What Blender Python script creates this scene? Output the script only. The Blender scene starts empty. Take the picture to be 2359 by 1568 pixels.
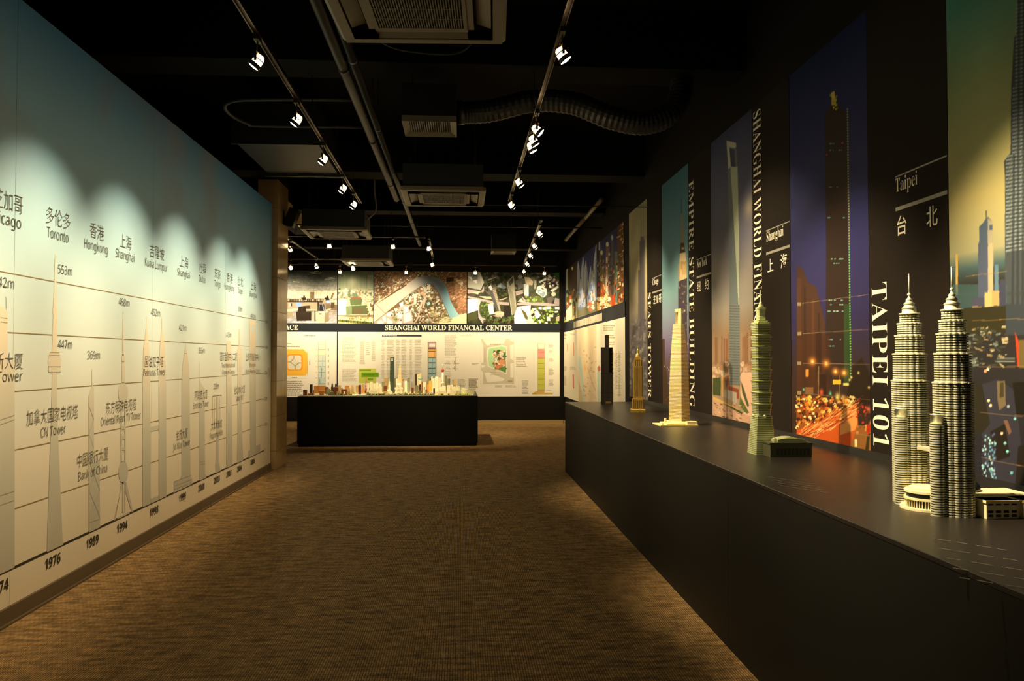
import bpy, math, random
import numpy as np
from mathutils import Vector, Matrix
random.seed(7); RNG = np.random.RandomState(11)
PI = math.pi
SC = bpy.context.scene
COL = SC.collection

# ------------------------------------------------------------------ camera
F_PX, CX, CY = 1791.0, 1179.5, 784.0
YAW, PITCH = math.radians(3.7526), math.radians(1.3114)
CAM = np.array([0.0, 0.0, 1.5])
FW = np.array([math.sin(YAW)*math.cos(PITCH), math.cos(YAW)*math.cos(PITCH), math.sin(PITCH)])
RT = np.array([math.cos(YAW), -math.sin(YAW), 0.0])
UP = np.cross(RT, FW)
cam = bpy.data.objects.new('camera', bpy.data.cameras.new('camera'))
COL.objects.link(cam); SC.camera = cam
cam.data.sensor_width = 36.0; cam.data.lens = F_PX/2359.0*36.0
cam.data.clip_start = 0.05; cam.data.clip_end = 100
cam.matrix_world = Matrix(((RT[0], UP[0], -FW[0], 0), (RT[1], UP[1], -FW[1], 0), (RT[2], UP[2], -FW[2], 1.5), (0, 0, 0, 1)))
SC.view_settings.view_transform = 'Standard'; SC.view_settings.look = 'None'
SC.view_settings.gamma = 1.0; SC.view_settings.use_curve_mapping = False
SC.view_settings.exposure = 0.62
w = bpy.data.worlds.new('world'); SC.world = w; w.use_nodes = True
w.node_tree.nodes['Background'].inputs[0].default_value = (0, 0, 0, 1)
w.node_tree.nodes['Background'].inputs[1].default_value = 0.0
TINT = (1.0, 0.77, 0.43)          # halogen light
PW_CHART, PW_MODEL, PW_BACK, PW_FAR = 155.0, 225.0, 132.0, 175.0


def ray(px, py): return FW + RT*((px-CX)/F_PX) - UP*((py-CY)/F_PX)
def onX(px, py, X): d = ray(px, py); return CAM + d*(X/d[0])
def onY(px, py, Y): d = ray(px, py); return CAM + d*(Y/d[1])
def onZ(px, py, Z): d = ray(px, py); return CAM + d*((Z-1.5)/d[2])

XL, XR, YB = -2.555, 2.37, 17.8
YLEND = 10.68
ZC, ZT = 0.92, 0.855              # counter and table height
CEIL = 4.4

# ------------------------------------------------------------------ materials
def srgb(c):
    c = np.asarray(c, float)
    if c.max() > 1.0: c = c/255.0
    return np.where(c <= 0.04045, c/12.92, ((c+0.055)/1.055)**2.4)

MATS = {}
def mat(name, col, rough=0.6, metal=0.0, spec=0.5, emit=0.0, noise=0.0, nscale=20.0, bump=0.0):
    if name in MATS: return MATS[name]
    m = bpy.data.materials.new(name); m.use_nodes = True
    nt = m.node_tree; b = nt.nodes['Principled BSDF']
    c = tuple(srgb(col))+(1,)
    b.inputs['Base Color'].default_value = c
    b.inputs['Roughness'].default_value = rough
    b.inputs['Metallic'].default_value = metal
    b.inputs['Specular IOR Level'].default_value = spec
    if emit:
        b.inputs['Emission Color'].default_value = c
        b.inputs['Emission Strength'].default_value = emit
    if noise or bump:
        tc = nt.nodes.new('ShaderNodeTexCoord'); nz = nt.nodes.new('ShaderNodeTexNoise')
        nz.inputs['Scale'].default_value = nscale; nz.inputs['Detail'].default_value = 5
        nt.links.new(tc.outputs['Object'], nz.inputs['Vector'])
        if noise:
            mr = nt.nodes.new('ShaderNodeMapRange')
            mr.inputs['From Min'].default_value = 0.3; mr.inputs['From Max'].default_value = 0.7
            mr.inputs['To Min'].default_value = 1-noise; mr.inputs['To Max'].default_value = 1+noise
            mx = nt.nodes.new('ShaderNodeMix'); mx.data_type = 'RGBA'; mx.blend_type = 'MULTIPLY'
            mx.inputs[0].default_value = 1.0; mx.inputs[6].default_value = c
            nt.links.new(nz.outputs['Fac'], mr.inputs['Value']); nt.links.new(mr.outputs[0], mx.inputs[7])
            nt.links.new(mx.outputs[2], b.inputs['Base Color'])
        if bump:
            bp = nt.nodes.new('ShaderNodeBump'); bp.inputs['Strength'].default_value = bump; bp.inputs['Distance'].default_value = 0.01
            nt.links.new(nz.outputs['Fac'], bp.inputs['Height']); nt.links.new(bp.outputs[0], b.inputs['Normal'])
    MATS[name] = m
    return m

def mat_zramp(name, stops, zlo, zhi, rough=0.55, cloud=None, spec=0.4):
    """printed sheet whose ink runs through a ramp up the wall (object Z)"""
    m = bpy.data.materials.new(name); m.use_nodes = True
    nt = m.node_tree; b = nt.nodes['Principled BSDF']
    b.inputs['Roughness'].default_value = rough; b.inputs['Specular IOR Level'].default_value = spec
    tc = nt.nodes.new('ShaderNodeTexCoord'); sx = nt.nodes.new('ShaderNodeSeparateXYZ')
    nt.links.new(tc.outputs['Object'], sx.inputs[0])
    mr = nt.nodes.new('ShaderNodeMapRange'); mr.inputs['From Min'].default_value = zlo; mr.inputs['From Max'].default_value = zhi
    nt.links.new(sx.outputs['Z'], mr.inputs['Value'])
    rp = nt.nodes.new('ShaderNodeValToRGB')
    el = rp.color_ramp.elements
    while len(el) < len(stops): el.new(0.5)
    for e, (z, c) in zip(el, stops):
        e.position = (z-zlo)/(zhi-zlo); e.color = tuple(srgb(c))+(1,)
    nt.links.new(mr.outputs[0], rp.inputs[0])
    out = rp.outputs[0]
    if cloud:
        nz = nt.nodes.new('ShaderNodeTexNoise'); nz.inputs['Scale'].default_value = 0.9; nz.inputs['Detail'].default_value = 3
        nt.links.new(tc.outputs['Object'], nz.inputs['Vector'])
        r2 = nt.nodes.new('ShaderNodeMapRange'); r2.inputs['From Min'].default_value = 0.45; r2.inputs['From Max'].default_value = 0.7
        r2.inputs['To Max'].default_value = 0.75
        nt.links.new(nz.outputs['Fac'], r2.inputs['Value'])
        r3 = nt.nodes.new('ShaderNodeMapRange'); r3.inputs['From Min'].default_value = 2.3; r3.inputs['From Max'].default_value = 3.0
        nt.links.new(sx.outputs['Z'], r3.inputs['Value'])
        mu = nt.nodes.new('ShaderNodeMath'); mu.operation = 'MULTIPLY'
        nt.links.new(r2.outputs[0], mu.inputs[0]); nt.links.new(r3.outputs[0], mu.inputs[1])
        mx = nt.nodes.new('ShaderNodeMix'); mx.data_type = 'RGBA'
        mx.inputs[7].default_value = tuple(srgb(cloud))+(1,)
        nt.links.new(mu.outputs[0], mx.inputs[0]); nt.links.new(out, mx.inputs[6]); out = mx.outputs[2]
    nt.links.new(out, b.inputs['Base Color'])
    return m

def mat_carpet():
    m = bpy.data.materials.new('carpet'); m.use_nodes = True
    nt = m.node_tree; b = nt.nodes['Principled BSDF']
    b.inputs['Roughness'].default_value = 0.95; b.inputs['Specular IOR Level'].default_value = 0.1
    tc = nt.nodes.new('ShaderNodeTexCoord')
    mp = nt.nodes.new('ShaderNodeMapping'); mp.inputs['Rotation'].default_value = (0, 0, PI/2)
    nt.links.new(tc.outputs['Object'], mp.inputs[0])
    br = nt.nodes.new('ShaderNodeTexBrick')
    br.inputs['Scale'].default_value = 1.0; br.inputs['Brick Width'].default_value = 0.05; br.inputs['Row Height'].default_value = 0.0125
    br.inputs['Mortar Size'].default_value = 0.0022; br.inputs['Mortar Smooth'].default_value = 0.6; br.inputs['Bias'].default_value = 0.0
    br.inputs['Color1'].default_value = tuple(srgb((174, 138, 90)))+(1,)
    br.inputs['Color2'].default_value = tuple(srgb((142, 116, 80)))+(1,)
    br.inputs['Mortar'].default_value = tuple(srgb((84, 66, 46)))+(1,)
    nt.links.new(mp.outputs[0], br.inputs['Vector'])
    # dark flecks running in broken wavy rows
    m2 = nt.nodes.new('ShaderNodeMapping'); m2.inputs['Scale'].default_value = (7, 26, 1)
    nt.links.new(tc.outputs['Object'], m2.inputs[0])
    nz = nt.nodes.new('ShaderNodeTexNoise'); nz.inputs['Scale'].default_value = 1.0; nz.inputs['Detail'].default_value = 4
    nt.links.new(m2.outputs[0], nz.inputs['Vector'])
    mr = nt.nodes.new('ShaderNodeMapRange'); mr.inputs['From Min'].default_value = 0.35; mr.inputs['From Max'].default_value = 0.62
    mr.inputs['To Min'].default_value = 0.5; mr.inputs['To Max'].default_value = 1.12
    nt.links.new(nz.outputs['Fac'], mr.inputs['Value'])
    mx = nt.nodes.new('ShaderNodeMix'); mx.data_type = 'RGBA'; mx.blend_type = 'MULTIPLY'; mx.inputs[0].default_value = 1.0
    nt.links.new(br.outputs['Color'], mx.inputs[6]); nt.links.new(mr.outputs[0], mx.inputs[7])
    nt.links.new(mx.outputs[2], b.inputs['Base Color'])
    bp = nt.nodes.new('ShaderNodeBump'); bp.inputs['Strength'].default_value = 0.5; bp.inputs['Distance'].default_value = 0.006
    nt.links.new(br.outputs['Fac'], bp.inputs['Height']); bp.invert = True
    nt.links.new(bp.outputs[0], b.inputs['Normal'])
    return m

def mat_vcol(name, rough=0.5, spec=0.35):
    m = bpy.data.materials.new(name); m.use_nodes = True
    nt = m.node_tree; b = nt.nodes['Principled BSDF']
    a = nt.nodes.new('ShaderNodeVertexColor'); a.layer_name = 'ink'
    nt.links.new(a.outputs['Color'], b.inputs['Base Color'])
    b.inputs['Roughness'].default_value = rough; b.inputs['Specular IOR Level'].default_value = spec
    return m

M_BLACK = mat('black_paint', (20, 19, 18), 0.75, spec=0.25)
M_CEIL = mat('ceiling_black', (13, 12, 11), 0.85, spec=0.12)
M_WALLDARK = mat('dark_wall', (20, 18, 17), 0.75, spec=0.12, noise=0.06, nscale=3)
M_PLINTH = mat('plinth_laminate', (20, 20, 18), 0.5, spec=0.18, noise=0.05, nscale=4)
M_PLINTHTOP = mat('plinth_top', (24, 20, 18), 0.36, spec=0.5, noise=0.08, nscale=6)
M_BAND = mat('navy_band', (24, 30, 42), 0.55, spec=0.2)
M_BOARD = mat('board_edge', (26, 25, 26), 0.6)
M_CREAM = mat('cream_letter', (236, 230, 214), 0.5)
M_GREYINK = mat('grey_ink', (150, 146, 138), 0.5)
M_INK = mat('chart_ink', (92, 88, 80), 0.6)
M_LINE = mat('chart_line', (140, 122, 84), 0.6)
M_AXIS = mat('chart_axis', (42, 36, 28), 0.6)
M_SILLINE = mat('silhouette_line', (166, 160, 148), 0.6)
M_STONE = mat('beige_stone', (190, 164, 118), 0.12, spec=0.6, noise=0.07, nscale=7)
M_BASEB = mat('brown_baseboard', (92, 76, 56), 0.5)
M_BASEL = mat('tan_baseboard', (168, 144, 98), 0.45)
M_TRACK = mat('track_bronze', (88, 70, 58), 0.3, metal=0.8)
M_LAMPDARK = mat('lamp_black', (24, 22, 20), 0.4)
M_LAMPMETAL = mat('lamp_metal', (170, 150, 130), 0.25, metal=0.9)
M_GLOW = mat('lamp_glow', (255, 216, 150), 0.4, emit=9.0)
M_LENS = mat('lamp_lens', (255, 226, 170), 0.3, emit=75.0)
M_ACWHITE = mat('ac_plastic', (112, 104, 88), 0.5, noise=0.03)
M_ACDARK = mat('ac_recess', (30, 30, 29), 0.6)
M_PIPE = mat('grey_pipe', (27, 25, 23), 0.55, noise=0.1, nscale=12)
M_DUCT = mat('duct_sheet', (30, 30, 28), 0.45, metal=0.2)
M_FLEX = mat('flex_duct', (9, 8, 8), 0.55)

# ------------------------------------------------------------------ mesh helpers
def link(o, parent=None):
    COL.objects.link(o)
    if parent is not None: o.parent = parent
    return o

def mesh_obj(name, V, Fc, mats, parent=None, smooth=False, midx=None):
    me = bpy.data.meshes.new(name)
    me.from_pydata([tuple(map(float, v)) for v in V], [], Fc)
    for m_ in (mats if isinstance(mats, (list, tuple)) else [mats]): me.materials.append(m_)
    if midx is not None: me.polygons.foreach_set('material_index', midx)
    if smooth: me.polygons.foreach_set('use_smooth', [True]*len(me.polygons))
    me.update()
    return link(bpy.data.objects.new(name, me), parent)

class MB:
    def __init__(s): s.v = []; s.f = []; s.mi = []
    def add(s, V, Fc, mi=0):
        n = len(s.v); s.v += [tuple(v) for v in V]; s.f += [tuple(i+n for i in f) for f in Fc]; s.mi += [mi]*len(Fc); return s
    def box(s, x0, x1, y0, y1, z0, z1, mi=0):
        V = [(x0,y0,z0),(x1,y0,z0),(x1,y1,z0),(x0,y1,z0),(x0,y0,z1),(x1,y0,z1),(x1,y1,z1),(x0,y1,z1)]
        return s.add(V, [(0,3,2,1),(4,5,6,7),(0,1,5,4),(1,2,6,5),(2,3,7,6),(3,0,4,7)], mi)
    def loft(s, rings, mi=0, cap=True, closed=True, mis=None):
        n = len(rings[0]); V = [p for r in rings for p in r]; Fc = []; M = []
        for k in range(len(rings)-1):
            for i in range(n if closed else n-1):
                j = (i+1) % n
                Fc.append((k*n+i, k*n+j, (k+1)*n+j, (k+1)*n+i)); M.append(mis[k] if mis else mi)
        if cap:
            Fc.append(tuple(range(n-1, -1, -1))); Fc.append(tuple((len(rings)-1)*n+i for i in range(n))); M += [mi, mi]
        b = len(s.v); s.v += [tuple(v) for v in V]; s.f += [tuple(i+b for i in f) for f in Fc]; s.mi += M
        return s
    def lathe(s, cx, cy, prof, n=16, mi=0, mis=None):
        rings = [[(cx+r*math.cos(2*PI*i/n), cy+r*math.sin(2*PI*i/n), z) for i in range(n)] for r, z in prof]
        return s.loft(rings, mi, mis=mis)
    def sq(s, cx, cy, prof, rot=0.0, mi=0, mis=None):
        rings = []
        for h, z in prof:
            hx, hy = (h if isinstance(h, tuple) else (h, h))
            c, sn = math.cos(rot), math.sin(rot)
            rings.append([(cx+x*c-y*sn, cy+x*sn+y*c, z) for x, y in ((-hx,-hy),(hx,-hy),(hx,hy),(-hx,hy))])
        return s.loft(rings, mi, mis=mis)
    def tube(s, pts, r, n=8, mi=0, ripple=0.0):
        P = [Vector(p) for p in pts]; rings = []; up = Vector((0, 0, 1)); a = None
        for i, p in enumerate(P):
            d = (P[min(i+1, len(P)-1)] - P[max(i-1, 0)]).normalized()
            if a is None:
                a = d.cross(up)
                if a.length < 1e-3: a = Vector((1, 0, 0))
            a = (a - d*a.dot(d)).normalized(); b2 = d.cross(a)
            rr = r*(1+ripple*(1 if i % 2 else -1))
            rings.append([p + (a*math.cos(2*PI*k/n) + b2*math.sin(2*PI*k/n))*rr for k in range(n)])
        return s.loft(rings, mi)
    def sphere(s, cx, cy, cz, r, n=12, m=8, mi=0):
        prof = [(max(r*math.sin(PI*k/m), 1e-4), cz-r*math.cos(PI*k/m)) for k in range(m+1)]
        return s.lathe(cx, cy, prof, n, mi)
    def build(s, name, mats, parent=None, smooth=False):
        return mesh_obj(name, s.v, s.f, mats, parent, smooth, s.mi)

def smooth_pts(P, n=8):
    """Catmull-Rom through points"""
    P = [Vector(p) for p in P]; out = []
    Q = [P[0]] + P + [P[-1]]
    for i in range(1, len(Q)-2):
        a, b, c, d = Q[i-1], Q[i], Q[i+1], Q[i+2]
        for k in range(n):
            t = k/n
            out.append(0.5*((2*b)+(c-a)*t+(2*a-5*b+4*c-d)*t*t+(3*b-a-3*c+d)*t**3))
    return out+[P[-1]]

def tag(o, label, cat, group=None):
    o['label'] = label; o['category'] = cat
    if group: o['group'] = group
    return o
def struct(o): o['kind'] = 'structure'; return o
def thing(name, label, cat, loc=(0, 0, 0), group=None):
    o = bpy.data.objects.new(name, None); o.empty_display_size = 0.1
    o.location = loc; COL.objects.link(o); return tag(o, label, cat, group)
def wparent(o, root):
    """child whose mesh is in world coordinates"""
    o.parent = root; o.matrix_parent_inverse = Matrix.Translation(root.location).inverted(); return o
def part(mb, name, mats, root, smooth=False): return wparent(mb.build(name, mats, None, smooth), root)
def subpart(mb, name, mats, prt, root, smooth=False):
    o = mb.build(name, mats, None, smooth); o.parent = prt
    return o
def bevel(o, w=0.004, seg=2):
    m = o.modifiers.new('bevel', 'BEVEL'); m.width = w; m.segments = seg; m.limit_method = 'ANGLE'; return o

# ------------------------------------------------------------------ lettering
def conv(s, style):
    if style == 'zh': return s
    A, a, d = {'serif': (0x1D400, 0x1D41A, 0x1D7CE), 'sans': (0x1D5A0, 0x1D5BA, 0x1D7E2), 'bold': (0x1D5D4, 0x1D5EE, 0x1D7EC)}[style]
    o = ''
    for c in s:
        if 'A' <= c <= 'Z': o += chr(A+ord(c)-65)
        elif 'a' <= c <= 'z': o += chr(a+ord(c)-97)
        elif '0' <= c <= '9': o += chr(d+ord(c)-48)
        else: o += c
    return o
TXT = {}
TSC = bpy.data.scenes.new('type_setting')      # scratch scene for setting type, removed at the end
def glyphs(s, style, offset=0.0, track=1.0):
    k = (s, style, offset, track)
    if k in TXT: return TXT[k]
    c = bpy.data.curves.new('lettering', 'FONT'); c.body = conv(s, style); c.resolution_u = 3; c.offset = offset; c.space_character = track
    o = bpy.data.objects.new('lettering', c); TSC.collection.objects.link(o)
    TSC.view_layers[0].update(); dg = TSC.view_layers[0].depsgraph
    me = bpy.data.meshes.new_from_object(o.evaluated_get(dg))
    V = np.empty(len(me.vertices)*3); me.vertices.foreach_get('co', V); V = V.reshape(-1, 3)[:, :2]
    Fc = [tuple(p.vertices) for p in me.polygons]
    bpy.data.objects.remove(o); bpy.data.curves.remove(c); bpy.data.meshes.remove(me)
    TXT[k] = (V, Fc); return TXT[k]
CAPH = {}
def cap_height(style):
    if style not in CAPH:
        V, _ = glyphs('国' if style == 'zh' else 'H', style)
        CAPH[style] = V[:, 1].max()-V[:, 1].min()
    return CAPH[style]

def letter(name, s, style, origin, right, up, width, caph, material, root, offset=0.0, track=1.0, centre=None):
    """flat lettering: left end of the baseline at origin, fitted to width and cap height"""
    V, Fc = glyphs(s, style, offset, track)
    x0, x1 = V[:, 0].min(), V[:, 0].max()
    sx = width/(x1-x0); sy = caph/cap_height(style)
    y0 = V[:, 1].min() if style == 'zh' else 0.0
    o, r, u = np.array(origin), np.array(right), np.array(up)
    W = o + np.outer((V[:, 0]-x0)*sx, r) + np.outer((V[:, 1]-y0)*sy, u)
    return wparent(mesh_obj(name, W, Fc, material), root)

# ------------------------------------------------------------------ printed pictures (painted in code, carried as ink colour per vertex)
class Paint:
    SS = 2
    def __init__(s, W, H, to_st, bg=(128, 128, 128)):
        s.W, s.H = W, H; s.w, s.h = W*s.SS, H*s.SS
        s.a = np.empty((s.h, s.w, 3)); s.a[:] = np.array(bg)/255.0
        s.to_st = to_st; s.z = (1.0, 0.0, 0.0)
    def frame(s, scale=1.0, ox=0.0, oy=0.0): s.z = (scale, ox, oy); return s
    def P(s, pts):
        k, ox, oy = s.z; out = []
        for x, y in pts:
            u, v = s.to_st(x*k+ox, y*k+oy); out.append((u*s.w, v*s.h))
        return np.array(out)
    def poly(s, pts, c, a=1.0):
        q = s.P(pts); x0, y0 = np.floor(q.min(0)).astype(int); x1, y1 = np.ceil(q.max(0)).astype(int)
        x0, y0 = max(x0, 0), max(y0, 0); x1, y1 = min(x1+1, s.w), min(y1+1, s.h)
        if x1 <= x0 or y1 <= y0: return s
        X = np.arange(x0, x1)[None, :]+0.5; Y = np.arange(y0, y1)[:, None]+0.5
        ins = np.zeros((y1-y0, x1-x0), bool)
        n = len(q)
        for i in range(n):
            (xa, ya), (xb, yb) = q[i], q[(i+1) % n]
            if ya == yb: continue
            cond = (Y < ya) != (Y < yb)
            ins ^= cond & (X < (xb-xa)*(Y-ya)/(yb-ya)+xa)
        sub = s.a[y0:y1, x0:x1]
        col = c(X/s.w, Y/s.h) if callable(c) else np.array(c)/255.0
        col = np.broadcast_to(col, sub.shape)
        sub[ins] = sub[ins]*(1-a)+col[ins]*a
        return s
    def rect(s, x0, y0, x1, y1, c, a=1.0): return s.poly([(x0, y0), (x1, y0), (x1, y1), (x0, y1)], c, a)
    def line(s, p, q, wd, c, a=1.0):
        dx, dy = q[0]-p[0], q[1]-p[1]; L = math.hypot(dx, dy) or 1; nx, ny = -dy/L*wd/2, dx/L*wd/2
        return s.poly([(p[0]+nx, p[1]+ny), (q[0]+nx, q[1]+ny), (q[0]-nx, q[1]-ny), (p[0]-nx, p[1]-ny)], c, a)
    def ell(s, cx, cy, rx, ry, c, a=1.0, n=20):
        return s.poly([(cx+rx*math.cos(2*PI*i/n), cy+ry*math.sin(2*PI*i/n)) for i in range(n)], c, a)
    def soft(s, cx, cy, rx, ry, c, a=1.0):
        q = s.P([(cx, cy), (cx+rx, cy), (cx, cy+ry)]); ax = abs(q[1][0]-q[0][0])+1e-6; ay = abs(q[2][1]-q[0][1])+1e-6
        x0, x1 = max(int(q[0][0]-2.2*ax), 0), min(int(q[0][0]+2.2*ax)+1, s.w); y0, y1 = max(int(q[0][1]-2.2*ay), 0), min(int(q[0][1]+2.2*ay)+1, s.h)
        if x1 <= x0 or y1 <= y0: return s
        X = (np.arange(x0, x1)[None, :]-q[0][0])/ax; Y = (np.arange(y0, y1)[:, None]-q[0][1])/ay
        k = (np.exp(-(X*X+Y*Y)*1.2)*a)[..., None]
        s.a[y0:y1, x0:x1] = s.a[y0:y1, x0:x1]*(1-k)+np.array(c)/255.0*k
        return s
    def grad(s, stops, x0=0.0, x1=1.0):
        t = (np.arange(s.h)+0.5)/s.h; st = [p for p, _ in stops]; cc = np.array([c for _, c in stops])/255.0
        g = np.stack([np.interp(t, st, cc[:, k]) for k in range(3)], -1)
        s.a[:, int(x0*s.w):int(x1*s.w)] = g[:, None, :]; return s
    def noise(s, nx, ny, amp, col=None, region=None):
        g = RNG.rand(ny+2, nx+2); yy = np.linspace(0, ny, s.h); xx = np.linspace(0, nx, s.w)
        yi = yy.astype(int); xi = xx.astype(int); fy = (yy-yi)[:, None]; fx = (xx-xi)[None, :]
        v = (g[yi][:, xi]*(1-fy)*(1-fx)+g[yi+1][:, xi]*fy*(1-fx)+g[yi][:, xi+1]*(1-fy)*fx+g[yi+1][:, xi+1]*fy*fx)
        if col is None: s.a *= (1+amp*(v-0.5)*2)[..., None]
        else:
            k = (np.clip((v-0.5)*2.5, 0, 1)*amp)[..., None]; s.a = s.a*(1-k)+np.array(col)/255.0*k
        return s
    def blocks(s, n, reg, size, cols, ang=0.0, aspect=(0.5, 1.6), jit=0.3, a=1.0, inside=None):
        x0, y0, x1, y1 = reg
        for _ in range(n):
            x, y = random.uniform(x0, x1), random.uniform(y0, y1)
            if inside and not inside(x, y): continue
            L = random.uniform(*size); Wd = L*random.uniform(*aspect); t = ang+random.gauss(0, jit)
            c, sn = math.cos(t), math.sin(t)
            s.poly([(x+p*L/2*c-q*Wd/2*sn, y+p*L/2*sn+q*Wd/2*c) for p, q in ((-1,-1),(1,-1),(1,1),(-1,1))], random.choice(cols), a)
        return s
    def textlines(s, x0, x1, y0, y1, n, c, h=0.5, a=0.6):
        p = (y1-y0)/n
        for k in range(n):
            y = y0+p*k; x = x0; xe = x0+(x1-x0)*random.uniform(0.75, 1.0)
            while x < xe:
                L = (x1-x0)*random.uniform(0.06, 0.2); s.rect(x, y, min(x+L, xe), y+p*h, c, a); x += L+(x1-x0)*0.025
        return s
    def final(s):
        a = np.clip(s.a, 0, 1).reshape(s.H, s.SS, s.W, s.SS, 3).mean((1, 3))
        return srgb(a)

M_PRINT = mat_vcol('photo_print', 0.6, 0.15)
M_PRINTM = mat_vcol('matte_print', 0.7, 0.15)

def print_grid(name, img, corner, right, up, wd, ht, root, material, gain=1.0, tint=None, lo=0.004, hi=0.88, gamma=1.0, sat=1.0):
    """img row 0 = top; corner = lower left corner as seen"""
    H, W, _ = img.shape
    if tint is not None: img = img/np.array(tint)
    if sat != 1.0: img = img.mean(-1, keepdims=True)*(1-sat)+img*sat
    img = np.clip(np.power(np.clip(img, 0, 1), gamma)*gain, lo, hi)
    u = np.linspace(0, wd, W); v = np.linspace(ht, 0, H)
    co = (np.array(corner)[None, None] + u[None, :, None]*np.array(right) + v[:, None, None]*np.array(up)).reshape(-1, 3)
    idx = np.arange(H*W).reshape(H, W)
    q = np.stack([idx[1:, :-1], idx[1:, 1:], idx[:-1, 1:], idx[:-1, :-1]], -1).reshape(-1)
    me = bpy.data.meshes.new(name); nf = len(q)//4
    me.vertices.add(H*W); me.vertices.foreach_set('co', co.astype(np.float32).ravel())
    me.loops.add(len(q)); me.loops.foreach_set('vertex_index', q.astype(np.int32))
    me.polygons.add(nf); me.polygons.foreach_set('loop_start', np.arange(0, len(q), 4, dtype=np.int32))
    me.update(calc_edges=True)
    at = me.color_attributes.new('ink', 'FLOAT_COLOR', 'POINT')
    rgba = np.ones((H*W, 4), np.float32); rgba[:, :3] = img.reshape(-1, 3)
    at.data.foreach_set('color', rgba.ravel())
    me.materials.append(material); me.validate()
    o = bpy.data.objects.new(name, me); COL.objects.link(o)
    return wparent(o, root)

# ================================================================== STRUCTURE
XO, YN = -8.0, -2.0        # outer left wall, wall behind the camera
struct(MB().box(XO, XR+0.25, YN, YB+0.25, -0.1, 0).build('floor', mat_carpet()))
struct(MB().box(XO, XR+0.25, YN, YB+0.25, CEIL, CEIL+0.15).build('ceiling', M_CEIL))
struct(MB().box(XL-0.204, XL-0.004, YN, YLEND-0.005, 0, 3.59).build('wall_left', mat('partition_paint', (70, 80, 84), 0.7)))
struct(MB().box(XR+0.008, XR+0.25, YN, YB+0.25, 0, CEIL).build('wall_right', M_WALLDARK))
struct(MB().box(XO, XR+0.008, YB+0.008, YB+0.25, 0, CEIL).build('wall_back', M_WALLDARK))
struct(MB().box(XO-0.15, XO, YN, YB+0.25, 0, CEIL).build('wall_far_left', M_BLACK))
struct(MB().box(XO, XR+0.25, YN-0.15, YN, 0, CEIL).build('wall_near', M_BLACK))
struct(MB().box(XL-0.003, XL+0.012, YN, YLEND-0.006, 0, 0.095).box(XL-0.003, XL+0.028, YN, YLEND-0.006, 0, 0.012).build('baseboard_left', M_BASEB))
struct(MB().box(XO, XR-0.02, YB-0.006, YB+0.008, 0, 0.085).box(XO, XR-0.02, YB-0.02, YB+0.008, 0, 0.014).build('baseboard_back', M_BASEL))
struct(MB().box(XR-0.008, XR+0.008, 10.32, YB-0.03, 0, 0.085).build('baseboard_right', M_BASEL))
struct(MB().box(XR-0.012, XR+0.008, 0.4, 10.29, ZC, ZC+0.045).build('baseboard_counter', mat('black_skirting', (26, 25, 26), 0.4)))
# concrete beams under the slab, painted black
for k, (y, d, zb) in enumerate([(2.2, 0.35, 3.95), (6.3, 0.4, 3.9), (9.9, 0.4, 3.86), (12.7, 0.35, 3.9), (15.9, 0.3, 3.75)]):
    struct(MB().box(XO, XR+0.007, y, y+d, zb, CEIL).build('trim_%d' % (k+1), M_CEIL))

# stone pillar at the end of the chart wall
pil = thing('stone_pillar', 'polished beige stone-clad pillar at the end of the chart wall', 'pillar', (-2.62, 11.0, 0))
part(MB().box(-2.755, -2.497, 10.712, 11.318, 0, 3.93), 'core', mat('pillar_core', (70, 60, 46), 0.7), pil)
zj = [0.0, 0.25, 0.72, 1.19, 1.66, 2.13, 2.60, 3.07, 3.54, 3.93]
for a, b in zip(zj, zj[1:]):
    g = 0.002
    part(MB().box(-2.496, -2.485, 10.702, 11.328, a+g, b-g), 'tile', M_STONE, pil)
    part(MB().box(-2.75, -2.4965, 10.700, 10.7115, a+g, b-g), 'tile', M_STONE, pil)
    part(MB().box(-2.75, -2.4965, 11.319, 11.329, a+g, b-g), 'tile', M_STONE, pil)
# stone-clad beam running back from the pillar
bm = thing('stone_beam', 'beige stone-faced beam high beyond the pillar', 'beam', (-2.85, 12.9, 3.72))
part(MB().box(-3.0, -2.73, 11.6, 14.25, 3.74, 4.39), 'core', M_CEIL, bm)
for k in range(4):
    part(MB().box(-2.729, -2.715, 11.6+k*0.6625+0.002, 11.6+(k+1)*0.6625-0.002, 3.72, 3.97), 'tile', M_STONE, bm)

# ================================================================== WALL CHART (left)
ch = thing('wall_chart', 'pale blue wall-length chart comparing tower heights in silhouette', 'wall chart', (XL, 5.5, 0.1))
M_SHEET = mat_zramp('chart_sheet', [(0.1, (222, 208, 182)), (0.9, (228, 220, 202)), (1.6, (216, 230, 232)), (2.2, (190, 224, 242)), (2.8, (146, 198, 234)), (3.59, (80, 146, 206))], 0.1, 3.59, 0.55, cloud=(150, 146, 150))
for y0, y1 in ((YN, 2.62), (2.623, 4.62), (4.623, 6.62), (6.623, 8.62), (8.623, 10.672)):
    part(MB().box(XL-0.004, XL, y0, y1, 0.097, 3.585), 'print_sheet', M_SHEET, ch)
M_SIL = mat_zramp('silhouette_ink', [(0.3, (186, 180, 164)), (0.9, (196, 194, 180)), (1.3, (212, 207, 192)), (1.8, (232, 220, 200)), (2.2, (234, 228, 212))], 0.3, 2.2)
NX = np.array([1.0, 0, 0])
def wl(px, py, d=0.002): p = onX(px, py, XL); return np.array([XL+d, p[1], p[2]])
def wpoly(name, pts, material, d=0.002, root=ch):
    V = [wl(x, y, d) for x, y in pts]
    return wparent(mesh_obj(name, V, [tuple(range(len(V)))], material), root)
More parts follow.
